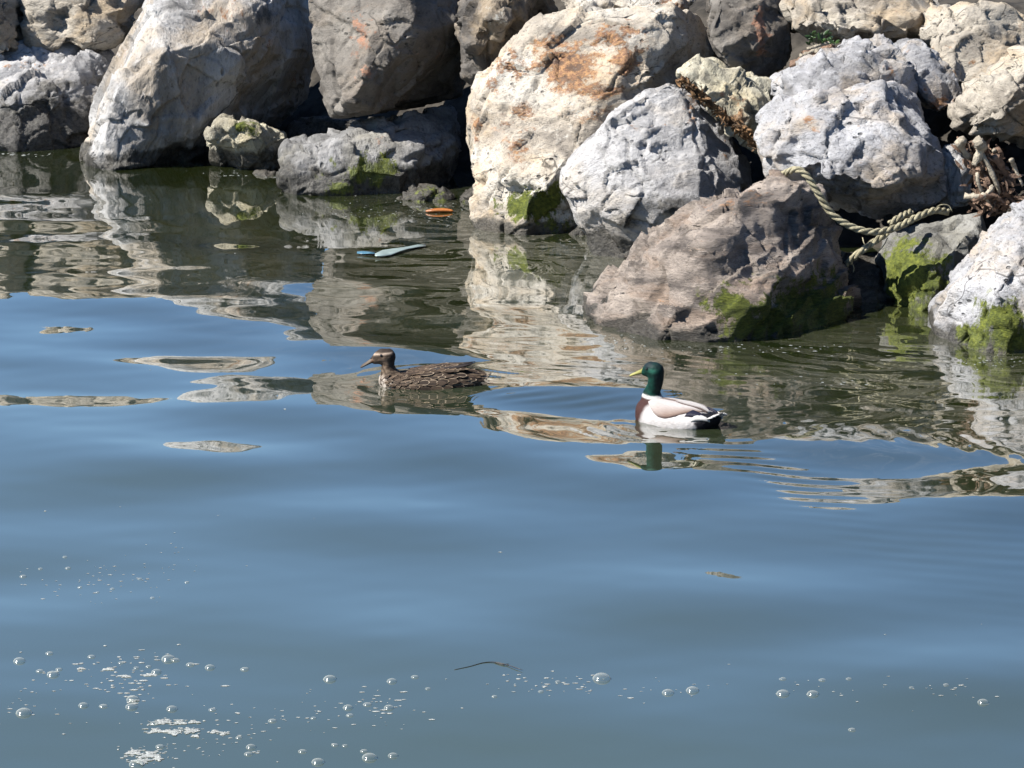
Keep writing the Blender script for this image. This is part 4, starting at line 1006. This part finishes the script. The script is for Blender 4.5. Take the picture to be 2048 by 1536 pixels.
PL = simple('thin pale plastic', (0.17, 0.215, 0.21), 0.3, 0.5, 0.2, 60, 0.12, 20)
PB = simple('blue plastic edge', (0.05, 0.13, 0.19), 0.3, 0.5, 0.2, 60, 0.12, 20)
strip('torn_sheet', 0, [(750, 513, 517), (765, 506, 516), (782, 502, 514), (800, 499, 508), (815, 498, 504), (835, 495, 499), (852, 494.5, 496)], PL, 0.006, 0.0025, 1, bag)
strip('blue_edge', 0, [(714, 509, 511), (725, 507, 512), (738, 507, 512), (750, 509, 513)], PB, 0.006, 0.0015, 2, bag)
# a dark twig afloat
tw = ground(970, 1335)
twig = link('floating_twig', None, loc=tw + Vector((0, 0, wz(tw) + 0.001)))
tag(twig, 'thin dark twig afloat on open blue water amid the bubbles', 'twig')
def tp(px, py): 
    q = ground(px, py) - tw; return (q.x, q.y, 0.0)
TW = simple('wet dark twig', (0.020, 0.018, 0.016), 0.5, 0.4)
link('stem', mesh_from('stem', *tube([Vector(q) for q in spline([tp(908, 1347), tp(940, 1340), tp(970, 1332), tp(1000, 1333), tp(1045, 1347)], 20)], [0.0005] + [0.0010] * 18 + [0.0004], 6)), TW, twig)
link('side_shoot', mesh_from('side_shoot', *tube([Vector(q) for q in spline([tp(990, 1332), tp(1005, 1336), tp(1018, 1335)], 8)], [0.0012] * 7 + [0.0006], 6)), TW, twig)

# ------------------------------------------------------------------ bubbles and foam
N = NT('bubble film')
lw = N.n('LayerWeight', {'Blend': 0.42})
tr = N.n('BsdfTransparent', {'Color': (0.95, 0.97, 0.95, 1)})
gl = N.n('BsdfGlossy', {'Color': (0.9, 0.92, 0.88, 1), 'Roughness': 0.16})
df = N.n('BsdfDiffuse', {'Color': (0.42, 0.42, 0.37, 1)})
m1 = N.n('MixShader', {0: 0.55, 1: gl.outputs[0], 2: df.outputs[0]})
mx = N.n('MixShader', {0: N.math('ADD', N.math('MULTIPLY', N.math('POWER', lw.outputs['Facing'], 1.6), 0.75), 0.06), 1: tr.outputs[0], 2: m1.outputs[0]})
N.t.links.new(mx.outputs[0], N.out.inputs[0])
BUB = N.m
FOAM = simple('dry white foam', (0.22, 0.23, 0.22), 0.6, 0.4, 0.6, 300, 0.3, 120)
def dome_mesh(sub, hgt):
    V, F = [(0, 0, hgt)], []
    nu, nv = (20, 6) if sub else (12, 4)
    for j in range(1, nv + 1):
        for i in range(nu):
            a, b = 2 * math.pi * i / nu, math.pi / 2 * j / nv
            V.append((math.sin(b) * math.cos(a), math.sin(b) * math.sin(a), hgt * math.cos(b)))
    for i in range(nu):   # meniscus skirt
        a = 2 * math.pi * i / nu; V.append((1.22 * math.cos(a), 1.22 * math.sin(a), -0.05))
    for i in range(nu): F.append((0, 1 + i, 1 + (i + 1) % nu))
    for j in range(nv):
        for i in range(nu): F.append((1 + j * nu + i, 1 + (j + 1) * nu + i, 1 + (j + 1) * nu + (i + 1) % nu, 1 + j * nu + (i + 1) % nu))
    me = mesh_from('bubble', V, F); me.materials.append(BUB); return me
D1, D2 = dome_mesh(True, 0.62), dome_mesh(False, 0.45)
BUBBLES = [(1203, 1358, 18), (39, 1326, 12), (99, 1310, 8), (183, 1316, 8), (337, 1320, 14), (351, 1322, 9), (381, 1331, 9), (420, 1337, 10), (490, 1341, 9), (660, 1363, 13), (80, 1347, 8), (118, 1343, 7), (106, 1354, 12), (313, 1346, 10), (266, 1404, 13), (263, 1419, 12),
 (167, 1417, 10), (207, 1418, 9), (48, 1433, 16), (344, 1422, 11), (425, 1423, 8), (309, 1450, 9), (545, 1445, 9), (502, 1495, 10), (497, 1508, 9), (478, 1477, 7), (320, 1494, 9), (273, 1528, 15), (605, 1503, 9), (636, 1523, 13), (670, 1491, 7), (690, 1492, 6), (627, 1440, 6), (242, 1328, 6), (273, 1338, 6), (297, 1335, 6),
 (784, 1369, 10), (830, 1361, 8), (856, 1384, 6), (1336, 1387, 12), (1385, 1382, 13), (778, 1421, 10), (700, 1435, 8), (735, 1414, 9), (696, 1420, 10), (728, 1502, 8), (739, 1514, 15), (786, 1510, 10), (989, 1399, 6), (1082, 1388, 6), (1116, 1367, 6), (1566, 1391, 13), (1626, 1393, 12), (1966, 1410, 11), (1704, 1461, 8), (1566, 1361, 7), (1645, 1366, 7), (1698, 1365, 6), (1892, 1379, 6), (1823, 1384, 5),
 (130, 1110, 5), (136, 1131, 6), (81, 1132, 5), (46, 1146, 7), (374, 1164, 5), (280, 1155, 5), (160, 1170, 5), (195, 1182, 4), (225, 1175, 5), (305, 1197, 5)]
for i, (x, y, r) in enumerate(BUBBLES):
    g = ground(x, y)
    rad = r * (g - Vector((0, 0, H))).length / FPX
    o = bpy.data.objects.new('bubble', D1 if r > 9 else D2); COL.objects.link(o)
    o.location = g + Vector((0, 0, wz(g))); o.scale = (rad, rad, rad); o.rotation_euler = (0, 0, i * 1.3)
    if i == 0: lab = 'largest clear dome-shaped air bubble on the open blue water'
    else:
        where = ('in the faint patch of tiny flecks away from the foam pads' if y < 1250 else 'near the white foam pads' if x < 560 else
                 'between the white foam pads and the floating twig' if x < 900 else 'in the thin line of flecks past the floating twig')
        lab = ('large' if r > 9 else 'small') + ' clear air bubble ' + where
    tag(o, lab, 'bubble', 'air bubbles floating on the water')
# flecks and pads of foam
R = random.Random(4)
V, F = [], []
fbase = ground(400, 1440)
def fleck(px, py, a, bump=0.3):
    g = ground(px, py); sc_ = (g - Vector((0, 0, H))).length / FPX
    o = len(V); n = 9; z = wz(g); rad = a * sc_
    ecc = R.uniform(0.8, 2.4)
    for k in range(n):
        t = 2 * math.pi * k / n; q = rad * R.uniform(.6, 1.15)
        V.append((g.x + q * math.cos(t) * ecc - fbase.x, g.y + q * math.sin(t) - fbase.y, z + 0.0006))
    for k in range(n):
        t = 2 * math.pi * k / n
        V.append((V[o + k][0] * .55 + (g.x - fbase.x) * .45, V[o + k][1] * .55 + (g.y - fbase.y) * .45, z + rad * bump * R.uniform(.5, 1.2)))
    V.append((g.x - fbase.x, g.y - fbase.y, z + rad * bump * 1.2))
    for k in range(n):
        F.append((o + k, o + (k + 1) % n, o + n + (k + 1) % n, o + n + k)); F.append((o + n + k, o + n + (k + 1) % n, o + 2 * n))
def pad(px, py, a, asp):
    g = ground(px, py); sc_ = (g - Vector((0, 0, H))).length / FPX
    o = len(V); n = 26; z = wz(g); ph = R.uniform(0, 9)
    ring = []
    for k in range(n):
        t = 2 * math.pi * k / n
        q = a * sc_ * (0.75 + 0.22 * math.sin(3 * t + ph) + 0.16 * math.sin(7 * t + 2 * ph) + R.uniform(-.16, .16))
        ring.append((q * math.cos(t), q * math.sin(t) * asp))
    for f_, hz_ in ((1, 0.0008), (.8, .0022), (.45, .0026)):
        for (x, y) in ring: V.append((g.x + x * f_ - fbase.x, g.y + y * f_ - fbase.y, z + hz_ * R.uniform(.5, 1.3)))
    V.append((g.x - fbase.x, g.y - fbase.y, z + .003))
    for r in range(2):
        for k in range(n): F.append((o + r * n + k, o + r * n + (k + 1) % n, o + (r + 1) * n + (k + 1) % n, o + (r + 1) * n + k))
    for k in range(n): F.append((o + 2 * n + k, o + 2 * n + (k + 1) % n, o + 3 * n))
def scatter(n, cx, cy, sx, sy, a0, a1, b=0.3):
    for _ in range(n): fleck(R.gauss(cx, sx), min(1545, R.gauss(cy, sy)), R.uniform(a0, a1), b)
scatter(60, 230, 1345, 90, 26, 1.2, 4.5); scatter(34, 262, 1375, 30, 18, 1.5, 5)
for q in ((325, 1447, 20, 1.0), (360, 1449, 16, 1.0), (388, 1447, 14, .9), (312, 1464, 16, 1.1), (345, 1466, 24, .9), (382, 1464, 20, 1.0), (392, 1474, 10, 1), (268, 1505, 20, 1.1), (300, 1510, 24, 1.1), (285, 1522, 22, 1.0), (318, 1518, 12, 1), (430, 1466, 12, .8), (450, 1469, 10, .8), (300, 1352, 16, .7), (218, 1341, 14, .8), (252, 1356, 12, .8), (163, 1341, 10, .7), (268, 1406, 12, .8)): pad(*q)
scatter(34, 350, 1448, 34, 4, 1.2, 3, .5); scatter(40, 348, 1465, 36, 4, 1.2, 3, .55); scatter(44, 285, 1510, 26, 7, 1.2, 3.4, .6); scatter(10, 440, 1470, 14, 4, 2, 4, .4)
scatter(60, 380, 1490, 110, 28, 1, 3.5); scatter(50, 620, 1440, 120, 22, 1, 3.5); scatter(36, 760, 1412, 50, 14, 1, 4); scatter(40, 1080, 1372, 70, 12, 1, 4); scatter(22, 1230, 1375, 90, 14, 1, 3); scatter(20, 1700, 1380, 150, 16, 1, 2.6); scatter(14, 1880, 1385, 60, 10, 1, 3.2)
scatter(60, 180, 1160, 80, 26, .8, 2.6, .2); scatter(20, 330, 1130, 60, 30, .8, 2.0, .2); scatter(30, 60, 1420, 50, 20, 1, 3.2)
for (x, y, a) in ((90, 1017, 3), (240, 1008, 1.4), (570, 824, 3.5), (628, 1037, 1.4), (436, 1028, 1.3), (444, 909, 1.8), (300, 737, 1.8), (1000, 1100, 2.5), (1288, 1409, 2), (1770, 1270, 1.6), (1963, 1247, 1.6), (260, 377, 1.6), (300, 399, 1.6), (470, 508, 2), (1458, 1327, 1.6)): fleck(x, y, a)
fo = link('foam', mesh_from('foam', V, F), FOAM, loc=fbase)
tag(fo, 'white foam flecks and pads scattered on the blue water', 'foam', kind='stuff')
# foam and scum specks beside the stones
V, F = [], []
fbase = ground(900, 430)
scatter(150, 830, 425, 90, 12, .6, 1.8, .3); scatter(60, 1200, 500, 40, 10, .6, 1.8); scatter(60, 1500, 700, 120, 6, .8, 2.5); scatter(40, 1230, 685, 25, 7, .8, 2.2, .5); scatter(60, 2000, 722, 40, 9, .7, 2, .4); scatter(26, 1640, 762, 90, 8, .8, 2.4); scatter(24, 480, 350, 50, 4, .8, 2); scatter(16, 60, 309, 40, 2, 1, 3)
fo = link('scum_specks', mesh_from('scum_specks', V, F), FOAM, loc=fbase)
tag(fo, 'fine pale scum specks along the foot of the stones', 'foam', kind='stuff')
